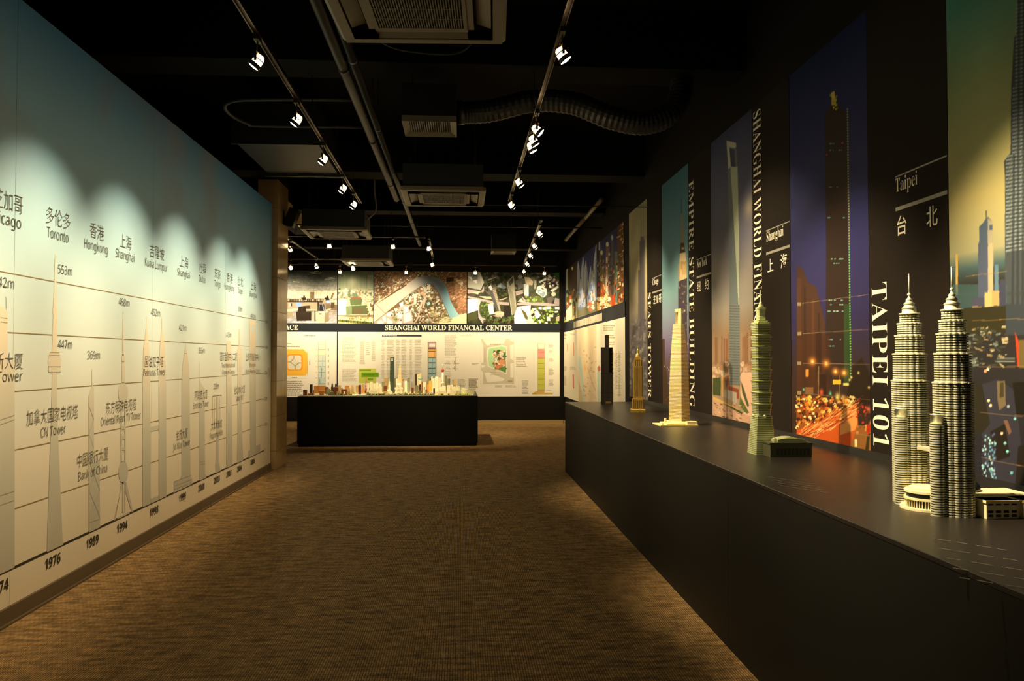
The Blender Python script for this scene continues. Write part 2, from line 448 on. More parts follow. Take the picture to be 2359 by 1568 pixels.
def wstrip(name, segs, wd, material, d=0.003, prt=None):
    """thin printed lines between photo points; wd in metres on the wall"""
    mb = MB()
    for p, q in segs:
        a, b = wl(*p, d), wl(*q, d); t = b-a; t /= np.linalg.norm(t); n = np.array([0, -t[2], t[1]])*wd/2
        mb.add([a-n, b-n, b+n, a+n], [(0, 1, 2, 3)])
    o = mb.build(name, material)
    o['kind'] = 'stuff'
    if prt is None: return wparent(o, ch)
    o.parent = prt; return o
def h2z(h): return 0.302+0.00336*h
def yw(px): return onX(px, 825, XL)[1]
for h in (0, 100, 200, 300, 400, 500):
    z = h2z(h); t = 0.0032 if h else 0.008
    y1 = yw(609)
    part(MB().add([(XL+0.0012, YN, z-t), (XL+0.0012, y1, z-t), (XL+0.0012, y1, z+t), (XL+0.0012, YN, z+t)], [(0, 1, 2, 3)]), 'height_line', M_AXIS if h == 0 else M_LINE, ch)
    letter('height_mark', ('%dm' % h) if h else '0', 'sans', (XL+0.003, y1+0.02, z-0.022), (0, 1, 0), (0, 0, 1), 0.14 if h else 0.04, 0.042, M_INK, ch)
# silhouettes: outlines as photo points on the wall plane
def ell(cx, cy, rx, ry, n=24): return [(cx+rx*math.cos(2*PI*i/n), cy+ry*math.sin(2*PI*i/n)) for i in range(n)]
def zpx(px, z):
    """photo row of height z on the chart wall at column px"""
    lo, hi = 0.0, 1568.0
    for _ in range(40):
        m_ = (lo+hi)/2
        if onX(px, m_, XL)[2] > z: lo = m_
        else: hi = m_
    return lo
def g0(px): return zpx(px, 0.302)
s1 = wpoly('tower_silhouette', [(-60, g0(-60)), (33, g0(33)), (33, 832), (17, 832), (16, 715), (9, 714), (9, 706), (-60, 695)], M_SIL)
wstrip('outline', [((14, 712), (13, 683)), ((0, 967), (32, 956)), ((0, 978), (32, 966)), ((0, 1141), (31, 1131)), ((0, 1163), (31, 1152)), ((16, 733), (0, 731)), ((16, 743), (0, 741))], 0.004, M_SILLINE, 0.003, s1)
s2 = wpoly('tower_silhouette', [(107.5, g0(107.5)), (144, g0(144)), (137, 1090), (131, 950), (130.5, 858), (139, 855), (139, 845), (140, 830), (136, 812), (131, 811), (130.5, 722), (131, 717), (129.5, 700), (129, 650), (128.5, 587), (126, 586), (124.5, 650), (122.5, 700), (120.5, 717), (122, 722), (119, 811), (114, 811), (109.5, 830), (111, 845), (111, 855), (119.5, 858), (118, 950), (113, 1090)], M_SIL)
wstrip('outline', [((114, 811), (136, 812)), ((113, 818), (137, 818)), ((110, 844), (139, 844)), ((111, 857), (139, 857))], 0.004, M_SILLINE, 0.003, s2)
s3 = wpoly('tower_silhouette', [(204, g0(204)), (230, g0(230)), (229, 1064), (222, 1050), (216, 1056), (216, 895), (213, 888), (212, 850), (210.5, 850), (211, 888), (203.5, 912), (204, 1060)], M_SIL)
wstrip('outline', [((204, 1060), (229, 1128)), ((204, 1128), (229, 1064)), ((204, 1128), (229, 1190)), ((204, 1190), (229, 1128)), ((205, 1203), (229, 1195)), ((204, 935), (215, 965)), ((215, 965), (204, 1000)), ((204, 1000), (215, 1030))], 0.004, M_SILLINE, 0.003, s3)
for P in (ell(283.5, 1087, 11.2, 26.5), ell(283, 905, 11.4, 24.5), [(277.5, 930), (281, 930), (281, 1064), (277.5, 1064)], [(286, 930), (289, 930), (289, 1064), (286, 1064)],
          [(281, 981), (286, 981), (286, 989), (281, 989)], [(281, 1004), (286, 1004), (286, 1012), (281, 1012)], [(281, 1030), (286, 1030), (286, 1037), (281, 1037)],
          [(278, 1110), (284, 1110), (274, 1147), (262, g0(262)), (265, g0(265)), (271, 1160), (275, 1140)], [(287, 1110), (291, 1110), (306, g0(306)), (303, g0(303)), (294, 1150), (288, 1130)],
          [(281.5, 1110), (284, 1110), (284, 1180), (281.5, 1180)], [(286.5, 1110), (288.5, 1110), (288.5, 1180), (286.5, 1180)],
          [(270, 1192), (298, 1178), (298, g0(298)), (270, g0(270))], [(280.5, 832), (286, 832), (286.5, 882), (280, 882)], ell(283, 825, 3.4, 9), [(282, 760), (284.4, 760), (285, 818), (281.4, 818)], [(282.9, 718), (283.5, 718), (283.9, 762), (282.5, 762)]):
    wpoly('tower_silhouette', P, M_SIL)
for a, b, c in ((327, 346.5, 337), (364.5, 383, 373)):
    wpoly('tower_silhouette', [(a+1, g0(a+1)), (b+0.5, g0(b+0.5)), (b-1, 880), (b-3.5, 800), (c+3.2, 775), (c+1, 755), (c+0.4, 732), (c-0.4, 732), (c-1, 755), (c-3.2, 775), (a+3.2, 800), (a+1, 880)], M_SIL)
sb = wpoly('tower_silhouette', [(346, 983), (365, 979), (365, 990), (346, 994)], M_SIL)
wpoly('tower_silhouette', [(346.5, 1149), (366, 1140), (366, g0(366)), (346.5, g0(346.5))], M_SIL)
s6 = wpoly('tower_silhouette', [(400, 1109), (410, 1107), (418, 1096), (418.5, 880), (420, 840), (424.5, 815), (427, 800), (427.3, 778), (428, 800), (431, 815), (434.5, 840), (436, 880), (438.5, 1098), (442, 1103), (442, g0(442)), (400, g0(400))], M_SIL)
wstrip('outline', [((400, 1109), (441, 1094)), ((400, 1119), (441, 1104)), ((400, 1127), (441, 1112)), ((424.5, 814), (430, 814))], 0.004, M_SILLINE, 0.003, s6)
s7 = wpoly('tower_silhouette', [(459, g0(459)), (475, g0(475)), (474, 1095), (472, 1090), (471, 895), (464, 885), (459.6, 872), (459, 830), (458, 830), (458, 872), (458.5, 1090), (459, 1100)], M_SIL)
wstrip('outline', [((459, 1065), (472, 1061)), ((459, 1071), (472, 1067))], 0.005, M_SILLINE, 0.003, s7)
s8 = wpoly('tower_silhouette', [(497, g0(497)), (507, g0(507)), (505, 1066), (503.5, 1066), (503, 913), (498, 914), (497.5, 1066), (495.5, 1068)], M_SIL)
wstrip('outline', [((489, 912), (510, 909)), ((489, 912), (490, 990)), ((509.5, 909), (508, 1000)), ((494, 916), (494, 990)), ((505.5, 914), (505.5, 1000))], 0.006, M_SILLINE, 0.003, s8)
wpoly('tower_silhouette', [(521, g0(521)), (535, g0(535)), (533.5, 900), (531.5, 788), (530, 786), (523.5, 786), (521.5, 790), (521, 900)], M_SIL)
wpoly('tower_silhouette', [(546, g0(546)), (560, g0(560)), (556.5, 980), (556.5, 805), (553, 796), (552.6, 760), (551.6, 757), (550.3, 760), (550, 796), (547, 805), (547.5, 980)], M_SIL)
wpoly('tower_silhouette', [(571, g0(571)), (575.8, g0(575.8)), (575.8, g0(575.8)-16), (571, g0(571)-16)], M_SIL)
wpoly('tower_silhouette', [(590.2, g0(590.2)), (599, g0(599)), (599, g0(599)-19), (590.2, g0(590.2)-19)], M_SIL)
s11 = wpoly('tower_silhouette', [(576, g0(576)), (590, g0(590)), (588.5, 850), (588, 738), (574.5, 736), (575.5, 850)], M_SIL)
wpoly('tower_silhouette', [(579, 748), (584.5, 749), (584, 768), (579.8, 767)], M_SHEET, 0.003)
# lettering on the chart
def cap(s, style, xl, xr, z, ch_, name='caption', m_=None):
    y0, y1 = yw(xl), yw(xr)
    letter(name, s, style, (XL+0.004, y0, z), (0, 1, 0), (0, 0, 1), y1-y0, ch_, m_ or M_INK, ch, -0.010 if style == 'zh' else (-0.006 if style == 'sans' else 0.0))
def zof(px, py): return onX(px, py, XL)[2]
for zh, a, b, en, c, d in (('芝加哥', -21, 46, 'Chicago', -37, 43), ('多伦多', 101, 157, 'Toronto', 103, 153), ('香港', 203, 235, 'Hongkong', 190, 244), ('上海', 273, 299, 'Shanghai', 263, 306),
                           ('吉隆坡', 342, 375, 'Kuala Lumpur', 331, 383), ('上海', 412, 431, 'Shanghai', 406, 435), ('杜拜', 457, 472, 'Dubai', 457, 471), ('东京', 492, 506, 'Tokyo', 492, 506),
                           ('香港', 520.5, 534, 'Hongkong', 515, 538), ('台北', 546, 558, 'Taipei', 546, 557), ('上海', 576, 588, 'Shanghai', 573, 590)):
    cap(zh, 'zh', a, b, 2.335, 0.105); cap(en, 'sans', c, d, 2.25, 0.066)
for s_, a, b, y in (('442m', -20, 29, 650), ('553m', 130, 163, 622), ('447m', 132, 165, 793), ('369m', 200, 229, 818), ('468m', 271, 296, 696), ('452m', 346, 367, 720), ('421m', 411, 428, 755),
                    ('355m', 456, 471, 807), ('238m', 492, 504.5, 889), ('413m', 520.5, 531.5, 771), ('508m', 547, 556.5, 712), ('492m', 576, 587.5, 728)):
    cap(s_, 'sans', a, b, zof((a+b)/2, y)-0.026, 0.056, 'height_mark')
for zh, a, b, y, en in (('西尔斯大厦', -64, 51, 832, [('Sears Tower', -72, 51, 868)]), ('加拿大国家电视塔', 62, 180, 955, [('CN Tower', 95, 152, 991)]), ('中国银行大厦', 180, 251, 1052, [('Bank of China', 183, 249, 1086)]),
                        ('东方明珠电视塔', 245, 314, 935, [('Oriental Pearl TV Tower', 233, 325, 963)]), ('国油双子塔', 333, 375.5, 833, [('Petronas Tower', 330, 380, 857)]),
                        ('金茂大厦', 407, 433, 999, [('Jin Mao Tower', 400, 438.5, 1023)]), ('阿联酋大厦', 449, 478, 909, [('Emirates Tower', 446, 481, 931)]), ('六本木新城', 487, 512, 978, [('Roppongi Hills', 484, 514, 999)]),
                        ('国际金融中心二期', 507, 545, 821, [('Two International', 510, 541, 840), ('Finance Centre', 512, 540.5, 856)]), ('台北101大厦', 540, 564, 897, [('Taipei 101', 543, 560, 916)]),
                        ('上海环球金融中心', 566, 597, 822, [('Shanghai', 574, 588, 840), ('World Financial Center', 565, 598, 854)])):
    cap(zh, 'zh', a, b, zof((a+b)/2, y)-0.045, 0.09)
    for s_, c, d, y2 in en: cap(s_, 'sans', c, d, zof((c+d)/2, y2)-0.028, 0.058 if len(en) == 1 else 0.05)
for s_, a, b in (('1974', -18, 26), ('1976', 109, 144), ('1989', 203, 231), ('1994', 273, 297), ('1998', 348, 367.5), ('1999', 415, 430.5), ('2000', 459, 473), ('2003', 494.5, 508), ('2003', 523, 534.5), ('2004', 547.5, 558.5), ('2008', 578, 588)):
    cap(s_, 'bold', a, b, 0.2, 0.062, 'year_mark', M_AXIS)
# small switch plate near the end of the chart
sp = thing('switch_plate', 'small cream switch plate near the end of the chart wall', 'switch', (XL, 10.35, 1.28))
c_ = onX(619, 857, XL)
part(MB().box(XL, XL+0.008, c_[1]-0.045, c_[1]+0.045, c_[2]-0.06, c_[2]+0.06), 'plate', mat('switch_plastic', (216, 206, 180), 0.4), sp)
part(MB().box(XL+0.008, XL+0.012, c_[1]-0.022, c_[1]+0.022, c_[2]-0.03, c_[2]+0.03), 'rocker', mat('switch_rocker', (196, 186, 160), 0.4), sp)

# ================================================================== TRACKS AND SPOTLIGHTS
ZTR, ZSP = 3.48, 3.32
def track(name, x0, y0, x1, y1, label):
    t = thing(name, label, 'light track', ((x0+x1)/2, (y0+y1)/2, ZTR))
    d = Vector((x1-x0, y1-y0, 0)); L = d.length; d /= L; n = Vector((-d.y, d.x, 0))
    def bar(a, b, o0, o1, z0, z1):
        P = [Vector((x0, y0, 0))+d*a+n*o0, Vector((x0, y0, 0))+d*b+n*o0, Vector((x0, y0, 0))+d*b+n*o1, Vector((x0, y0, 0))+d*a+n*o1]
        return [(p.x, p.y, z0) for p in P]+[(p.x, p.y, z1) for p in P]
    Fb = [(0,3,2,1),(4,5,6,7),(0,1,5,4),(1,2,6,5),(2,3,7,6),(3,0,4,7)]
    part(MB().add(bar(0, L, -0.018, -0.011, ZTR, ZTR+0.03), Fb).add(bar(0, L, 0.011, 0.018, ZTR, ZTR+0.03), Fb).add(bar(0, L, -0.018, 0.018, ZTR+0.022, ZTR+0.03), Fb), 'rail', M_TRACK, t)
    part(MB().add(bar(0, L, -0.010, 0.010, ZTR+0.012, ZTR+0.021), Fb), 'conductor', M_LAMPDARK, t)
    for e in (-0.008, L): part(MB().add(bar(e, e+0.008, -0.019, 0.019, ZTR-0.001, ZTR+0.031), Fb), 'end_cap', M_LAMPDARK, t)
    k = max(2, int(L/1.5)+1)
    for i in range(k):
        a = L*(i+0.5)/k
        part(MB().add(bar(a-0.004, a+0.004, -0.004, 0.004, ZTR+0.03, CEIL), Fb), 'hanger_rod', M_LAMPDARK, t)
    return t
TRK = {}
for key, x0, y0, x1, y1, lb in (
        ('chart', -1.225, 0.6, -1.285, 10.0, 'long ceiling light track facing the tower chart'),
        ('counter', 0.605, 0.4, 0.605, 9.75, 'long ceiling light track over the model counter'),
        ('map', 1.15, 11.1, 1.33, 16.45, 'light track beyond the counter along the map wall'),
        ('pillar', -2.86, 13.0, -2.86, 15.68, 'short light track just beyond the stone pillar'),
        ('cross', -2.80, 12.82, -0.60, 12.82, 'light track crossing the back area under a ceiling cassette'),
        ('short', -0.535, 12.9, -0.56, 15.4, 'short light track reaching towards the back wall'),
        ('wash', -4.7, 16.60, 2.05, 16.60, 'light track parallel to the back wall pictures'),
        ('table', -3.75, 15.80, -1.9, 15.80, 'short light track over the city model table')):
    TRK[key] = (Vector((x0, y0)), Vector((x1, y1))); track('light_track', x0, y0, x1, y1, lb)

# one set of lamp meshes shared by all fixtures (lamp axis = local -Z)
def shared(name, mb, mats, smooth=False):
    me = bpy.data.meshes.new(name); me.from_pydata(mb.v, [], mb.f)
    for m_ in (mats if isinstance(mats, list) else [mats]): me.materials.append(m_)
    me.polygons.foreach_set('material_index', mb.mi)
    if smooth: me.polygons.foreach_set('use_smooth', [True]*len(me.polygons))
    me.update(); return me
ME_AD = shared('adapter', MB().box(-0.016, 0.016, -0.045, 0.045, -0.034, -0.002), M_LAMPDARK)
ME_ST = shared('stem', MB().lathe(0, 0, [(0.006, -0.105), (0.006, -0.034)], 10).lathe(0, 0, [(0.004, -0.125), (0.017, -0.105), (0.017, -0.100), (0.008, -0.094)], 12), M_LAMPMETAL)
yk = MB()
for sx in (-1, 1): yk.box(sx*0.041-0.002, sx*0.041+0.002, -0.008, 0.008, -0.006, 0.055)
yk.box(-0.043, 0.043, -0.008, 0.008, 0.053, 0.057)
ME_YK = shared('yoke', yk, M_LAMPDARK)
ME_HS = shared('housing', MB().lathe(0, 0, [(0.010, 0.060), (0.018, 0.058), (0.020, 0.046), (0.012, 0.045)], 16).lathe(0, 0, [(0.030, 0.020), (0.0335, 0.020), (0.0335, 0.014), (0.030, 0.014)], 20)
               .lathe(0, 0, [(0.031, -0.012), (0.037, -0.012), (0.039, -0.040), (0.0375, -0.040), (0.036, -0.020)], 20), M_LAMPDARK, True)
ME_RF = shared('reflector', MB().lathe(0, 0, [(0.016, 0.045), (0.024, 0.036), (0.030, 0.018), (0.033, -0.014)], 20), M_GLOW, True)
ME_LN = shared('lens', MB().lathe(0, 0, [(0.036, -0.030), (0.036, -0.036), (0.020, -0.042), (0.002, -0.044)], 20), M_LENS, True)
def spot(x, y, aim, power, label, group, angle=50, blend=0.9, z=ZSP):
    r = thing('track_spotlight', label, 'spotlight', (x, y, ZTR), group)
    def ch_(me, loc=(0, 0, 0), rot=None, prt=r, name=None):
        o = bpy.data.objects.new(name or me.name, me); COL.objects.link(o); o.parent = prt; o.location = loc
        if rot is not None: o.rotation_mode = 'QUATERNION'; o.rotation_quaternion = rot
        return o
    d = (Vector(aim)-Vector((x, y, z))).normalized()
    q = d.to_track_quat('-Z', 'Y')
    hp = (0, 0, z-ZTR)
    ch_(ME_AD); ch_(ME_ST)
    tilt = Matrix.Rotation(math.atan2(d.y, d.x)+PI/2, 3, 'Z').to_quaternion()
    ch_(ME_YK, hp, tilt)
    ch_(ME_HS, hp, q); ch_(ME_RF, hp, q); ch_(ME_LN, hp, q)
    L = bpy.data.lights.new('lamp', 'SPOT'); L.energy = power; L.color = TINT; L.spot_size = math.radians(angle); L.spot_blend = blend; L.shadow_soft_size = 0.03
    o = bpy.data.objects.new('lamp', L); COL.objects.link(o); o.parent = r
    o.location = Vector(hp)+d*0.075; o.rotation_mode = 'QUATERNION'; o.rotation_quaternion = q
    return r
def on_track(key, px=None, py=None, xy=None):
    """the point under the track nearest to a lamp seen at px, py (or at a given spot)"""
    if xy is None: p = onZ(px, py, ZSP); xy = (p[0], p[1])
    a, b = TRK[key]; d = b-a; t = max(0.004, min(0.996, (Vector(xy)-a).dot(d)/d.dot(d))); q = a+d*t
    return q.x, q.y
G1 = 'spotlights aimed at the tower chart'
for px, py, xy, ym in ((0, 0, (-1.23, 2.45), None), (0, 0, (-1.235, 3.65), 'Chicago caption'), (613, 143, None, 'Toronto caption'), (697, 278, None, 'Kuala Lumpur caption'), (754, 369, None, 'second Shanghai caption'), (797, 436, None, 'Tokyo caption'), (823, 473, None, 'last tower beside the pillar')):
    x, y = on_track('chart', px, py, xy)
    spot(x, y, (XL, y+0.05, 1.66), PW_CHART*(0.85 if 8 < y < 9 else 1.0), 'lit track spotlight aimed at the chart near its %s' % ym if ym else 'track spotlight at the near end of the chart track', G1, 68, 1.0)
G2 = 'spotlights over the model counter'
for px, py, xy, aim, pw, ang, lb in ((0, 0, (0.605, 2.86), (1.95, 2.82, 1.55), 2.7, 66, 'lit track spotlight aimed at the silver twin tower model'),
                             (1298, 118, None, (2.05, 4.66, 1.35), 1.7, 66, 'lit track spotlight aimed at the green pagoda tower model'),
                             (1232, 300, None, (2.37, 5.9, 1.7), 0.8, 70, 'lit track spotlight, first of a cluster of three over the counter'),
                             (1227, 325, None, (1.95, 6.66, 1.40), 1.1, 54, 'lit track spotlight in the middle of a cluster of three'),
                             (1224, 340, None, (1.86, 6.72, 0.98), 1.0, 30, 'lit track spotlight, last of a cluster of three over the counter'),
                             (1192, 422, None, (2.05, 8.2, 1.4), 1.3, 72, 'lit track spotlight aimed at the bronze stepped tower model'),
                             (1175, 474, None, (2.37, 9.6, 1.8), 1.0, 66, 'lit spotlight at the end of the track over the model counter')):
    x, y = on_track('counter', px, py, xy)
    if 'pagoda' in lb: y += 0.06
    spot(x, y, aim, PW_MODEL*pw, lb, G2, ang, 0.9)
G3 = 'spotlights on the track along the map wall'
for k, (px, py, aim) in enumerate(((1244, 540, (XR, 11.6, 1.9)), (1231, 568, (XR, 12.7, 1.9)), (1220, 590, (XR, 14.0, 2.0)), (1209, 609, (XR, 15.2, 2.0)), (1201, 626, (XR, 16.9, 2.0)))):
    x, y = on_track('map', px, py)
    spot(x, y, aim, PW_FAR*0.8, 'lit track spotlight aimed at the map wall, %s from the counter end' % ('nearest', 'second', 'third', 'fourth', 'fifth')[k], G3, 66, 0.9)
G4 = 'spotlights washing the back wall'
for px, py, xy, dx, lb in ((785, 628, None, -0.05, 'lit spotlight hung before the construction site photograph'), (936, 628, None, -0.1, 'lit spotlight hung before the river photograph'), (1095, 629, None, 0.15, 'lit spotlight hung before the dark stepped tower of the aerial photograph'),
                           (1256, 628, None, -0.05, 'lit spotlight hung before the green corner of the aerial photograph'), (0, 0, (-3.95, 16.6), 0.1, 'lit spotlight hung before the office photograph behind the pillar')):
    x, y = on_track('wash', px, py, xy)
    spot(x, y, (x+dx, YB, 2.25), PW_BACK, lb, G4, 102, 1.0)
G5 = 'spotlights over the back area'
for key, px, py, aim, pw, ang, lb in (('table', 672, 617, (-1.6, 10.2, 0.9), 0.9, 50, 'glaring spotlight beside the pillar, turned towards the room'),
        ('table', 813, 617, (-1.0, 12.4, 0.0), 0.8, 50, 'bright spotlight over the table turned towards the room'),
        ('pillar', 741, 613, (-1.5, 14.6, 0.9), 0.6, 60, 'lit spotlight at the end of the track beyond the pillar'),
        ('pillar', 686, 575, (-3.2, YB, 1.8), 1.2, 40, 'lit spotlight at the start of the track beyond the pillar'),
        ('cross', 760, 569, (-2.05, 14.2, 0.9), 0.7, 60, 'lit spotlight under the cassette, aimed at the brown end of the city model'),
        ('cross', 905, 569, (-1.0, 14.2, 0.9), 0.9, 60, 'lit spotlight on the crossing track aimed at the middle of the city model'),
        ('short', 991, 574, (-0.25, 14.1, 0.9), 1.1, 60, 'lit spotlight at the start of the short track aimed at white model blocks'),
        ('short', 997, 611, (1.0, 16.3, 0.0), 1.0, 64, 'lit spotlight at the end of the short track, aimed at the carpet')):
    x, y = on_track(key, px, py)
    spot(x, y, aim, PW_FAR*pw, lb, G5, ang)

# ================================================================== CEILING EQUIPMENT
def cassette(cx, cy, rot, label, z=3.35, S=0.475):
    t = thing('ceiling_cassette', label, 'air conditioner', (cx, cy, z), 'ceiling air conditioner cassettes')
    t.rotation_euler.z = rot
    def p(mb, name, m_, prt=t, sm=False): return mb.build(name, m_, prt, sm)
    n = 6; r = 0.06
    def rr(s, r, z):
        out = []
        for (qx, qy, a0) in ((1, 1, 0), (-1, 1, PI/2), (-1, -1, PI), (1, -1, 1.5*PI)):
            for k in range(n+1): out.append((qx*(s-r)+r*math.cos(a0+k*PI/2/n), qy*(s-r)+r*math.sin(a0+k*PI/2/n), z))
        return out
    fr = MB()
    g = 0.26                       # intake half size
    # panel frame as four trapezoid bars with slots
    fr.loft([rr(S, r, 0.045), rr(S, r, 0.012), rr(S-0.02, r*0.8, 0.0)], cap=False)
    o_, i_ = S-0.02, S-0.075
    for a in range(4):
        R = Matrix.Rotation(a*PI/2, 3, 'Z')
        def q(x, y, z=0.0): v = R @ Vector((x, y, z)); return (v.x, v.y, v.z)
        fr.add([q(-o_, -o_), q(o_, -o_), q(i_, -i_), q(-i_, -i_)], [(3, 2, 1, 0)])
        fr.add([q(-i_, -i_), q(-g, -i_), q(-g, -g), q(-i_+0.0, -g)], [(3, 2, 1, 0)])
        fr.add([q(g, -i_), q(i_, -i_), q(i_, -g), q(g, -g)], [(3, 2, 1, 0)])
        fr.add([q(-g, -g-0.035), q(g, -g-0.035), q(g, -g), q(-g, -g)], [(3, 2, 1, 0)])
        fr.add([q(-g, -i_), q(g, -i_), q(g, -i_, 0.05), q(-g, -i_, 0.05)], [(0, 1, 2, 3)])
        lv = MB().add([q(-g+0.005, -i_+0.01, 0.004), q(g-0.005, -i_+0.01, 0.004), q(g-0.005, -g-0.05, 0.03), q(-g+0.005, -g-0.05, 0.03), q(-g+0.005, -i_+0.012, 0.008), q(g-0.005, -i_+0.012, 0.008), q(g-0.005, -g-0.05, 0.035), q(-g+0.005, -g-0.05, 0.035)], [(3,2,1,0),(4,5,6,7),(0,1,5,4),(1,2,6,5),(2,3,7,6),(3,0,4,7)])
        p(lv, 'louvre', M_ACWHITE)
    p(fr, 'panel_frame', M_ACWHITE)
    p(MB().box(-S+0.03, S-0.03, -S+0.03, S-0.03, 0.05, 0.30), 'body', M_ACDARK)
    gr = MB()
    for k in range(36):
        x = -g+0.02+k*(2*g-0.04)/35; gr.box(x-0.0028, x+0.0028, -g+0.02, g-0.02, -0.002, 0.010)
    for k in range(5):
        y = -g+0.02+k*(2*g-0.04)/4; gr.box(-g+0.02, g-0.02, y-0.003, y+0.003, -0.003, 0.008)
    gl = p(gr, 'intake_grille', M_ACWHITE)
    fb = MB()
    for s1 in (-1, 1): fb.box(s1*(g-0.012)-0.010, s1*(g-0.012)+0.010, -g, g, -0.004, 0.012).box(-g+0.02, g-0.02, s1*(g-0.012)-0.010, s1*(g-0.012)+0.010, -0.004, 0.012)
    fb.build('grille_frame', M_ACWHITE, gl)
    for sx in (-1, 1):
        for sy in (-1, 1): p(MB().box(sx*0.36-0.006, sx*0.36+0.006, sy*0.36-0.006, sy*0.36+0.006, 0.30, CEIL-z), 'hanger_rod', M_LAMPDARK)
    return t
cassette(-0.235, 4.10, math.radians(-2.5), 'cream ceiling cassette between the two long light tracks')
cassette(-0.20, 9.03, 0.0, 'cream ceiling cassette beyond the square air diffuser')
cassette(-1.85, 11.78-0.02, math.radians(1.5), 'cream ceiling cassette reflecting red light above the crossing track')
cassette(-1.83, 15.42, 0.0, 'cream ceiling cassette close to the back wall pictures', z=3.36)
def diffuser(cx, cy, z, label, S=0.225, top=0.32, flare=0.0):
    t = thing('air_diffuser', label, 'air vent', (cx, cy, z), 'square air diffusers')
    fr = MB()
    a, b = S, S-0.055
    fr.add([(-a,-a,0),(a,-a,0),(a,a,0),(-a,a,0),(-b,-b,0.03),(b,-b,0.03),(b,b,0.03),(-b,b,0.03)], [(0,1,5,4),(1,2,6,5),(2,3,7,6),(3,0,4,7)])
    fr.add([(-a,-a,0.05),(a,-a,0.05),(a,a,0.05),(-a,a,0.05),(-a,-a,0),(a,-a,0),(a,a,0),(-a,a,0)], [(0,1,5,4),(1,2,6,5),(2,3,7,6),(3,0,4,7)])
    fr.build('frame', M_ACWHITE, t)
    gr = MB()
    for k in range(18):
        x = -b+(k+0.5)*2*b/18; gr.box(x-0.003, x+0.003, -b, b, 0.026, 0.036)
    for k in range(8):
        y = -b+(k+0.5)*2*b/8; gr.box(-b, b, y-0.003, y+0.003, 0.028, 0.038)
    gr.build('grille', mat('grille_grey', (120, 114, 104), 0.5), t)
    MB().box(-S+0.004, S-0.004, -S+0.004, S-0.004, 0.05, top).build('plenum_box', M_BLACK, t)
    for sx in (-1, 1): MB().box(sx*0.15-0.005, sx*0.15+0.005, -0.005, 0.005, top, CEIL-z).build('hanger_rod', M_LAMPDARK, t)
    return t
diffuser(-0.265, 6.62, 3.45, 'square air diffuser joined to the ribbed flexible duct')
diffuser(0.78, 14.35, 3.45, 'small square air diffuser near the back wall and map wall corner')
# ribbed flexible duct from the diffuser box towards the right wall
fx = [(-0.028, 6.62, 3.60), (0.03, 6.62, 3.60), (0.25, 6.62, 3.62), (0.62, 6.58, 3.70), (0.95, 6.50, 3.66), (1.25, 6.42, 3.52), (1.52, 6.40, 3.47), (1.75, 6.42, 3.56), (1.88, 6.5, 3.8), (1.9, 6.6, 4.1), (1.9, 6.65, CEIL)]
sm = smooth_pts(fx, 14)
fd = thing('flexible_duct', 'black ribbed flexible duct sagging from the diffuser box across the ceiling', 'duct', (1.0, 6.5, 3.5))
part(MB().tube(sm, 0.095, 18, ripple=0.035), 'hose', M_FLEX, fd, False)
part(MB().tube([(-0.039, 6.62, 3.60), (0.02, 6.62, 3.60)], 0.102, 18), 'collar', M_DUCT, fd, True)
# pipes running along the room
def pipe(name, pts, r, label, cat='pipe', m_=M_PIPE, clamps=True, group=None):
    t = thing(name, label, cat, tuple(pts[0]), group)
    part(MB().tube(pts, r, 12), 'tube', m_, t, True)
    if clamps:
        a, b = Vector(pts[0]), Vector(pts[-1]); n = max(2, int((b-a).length/1.6))
        for k in range(n):
            c = a.lerp(b, (k+0.5)/n)
            d = (b-a).normalized()
            part(MB().tube([c-d*0.02, c+d*0.02], r*1.18, 12), 'coupling', m_, t, True)
            part(MB().box(c.x-0.004, c.x+0.004, c.y-0.004, c.y+0.004, c.z+r, CEIL), 'hanger_rod', M_LAMPDARK, t)
    return t
pipe('ceiling_pipe', [(-0.86, 1.0, 3.62), (-0.86, 10.4, 3.62)], 0.038, 'grey ceiling pipe passing beside the near cassette, the thicker of the pair')
pipe('ceiling_pipe', [(-0.77, 4.7, 3.62), (-0.77, 14.6, 3.62)], 0.030, 'grey ceiling pipe running on towards the back wall, the thinner of the pair')
cp = [(-0.9, 6.7, 3.72), (-1.7, 6.75, 3.72), (-1.95, 6.8, 3.72), (-2.08, 6.95, 3.72), (-2.1, 7.2, 3.72), (-2.02, 7.45, 3.72), (-1.9, 7.52, 3.72), (-0.9, 7.5, 3.72)]
pipe('conduit_loop', smooth_pts(cp, 5), 0.016, 'thin grey conduit bent in a loop beside the chart track', 'conduit', clamps=False)
pipe('conduit', [(-3.0, 12.5, 3.62), (2.3, 12.5, 3.62)], 0.010, 'thin conduit crossing the ceiling beyond the second cassette', 'conduit', clamps=False)
pipe('conduit', [(-0.3, 9.7, 3.42), (2.36, 9.7, 3.42)], 0.006, 'thin cable crossing the ceiling above the counter end', 'cable', clamps=False)
for k, (y0, y1) in enumerate(((11.6, 13.1), (13.2, 15.6))):
    pipe('wall_pipe', [(2.12, y0, 3.9), (2.12, y1, 3.9)], 0.035, 'pale ceiling pipe above the skyline pictures, %s' % ('longer length towards the back wall' if k else 'shorter length towards the counter'), m_=mat('pale_pipe', (110, 100, 84), 0.5), clamps=False)
pipe('drain_hose', smooth_pts([(-1.25, 11.2, 4.3), (-1.24, 11.2, 3.9), (-1.22, 11.25, 3.66), (-1.30, 11.3, 3.55), (-1.385, 11.42, 3.52)], 6), 0.012, 'pale drain hose dropping to the far cassette', 'hose', m_=mat('pale_hose', (110, 100, 84), 0.5), clamps=False)
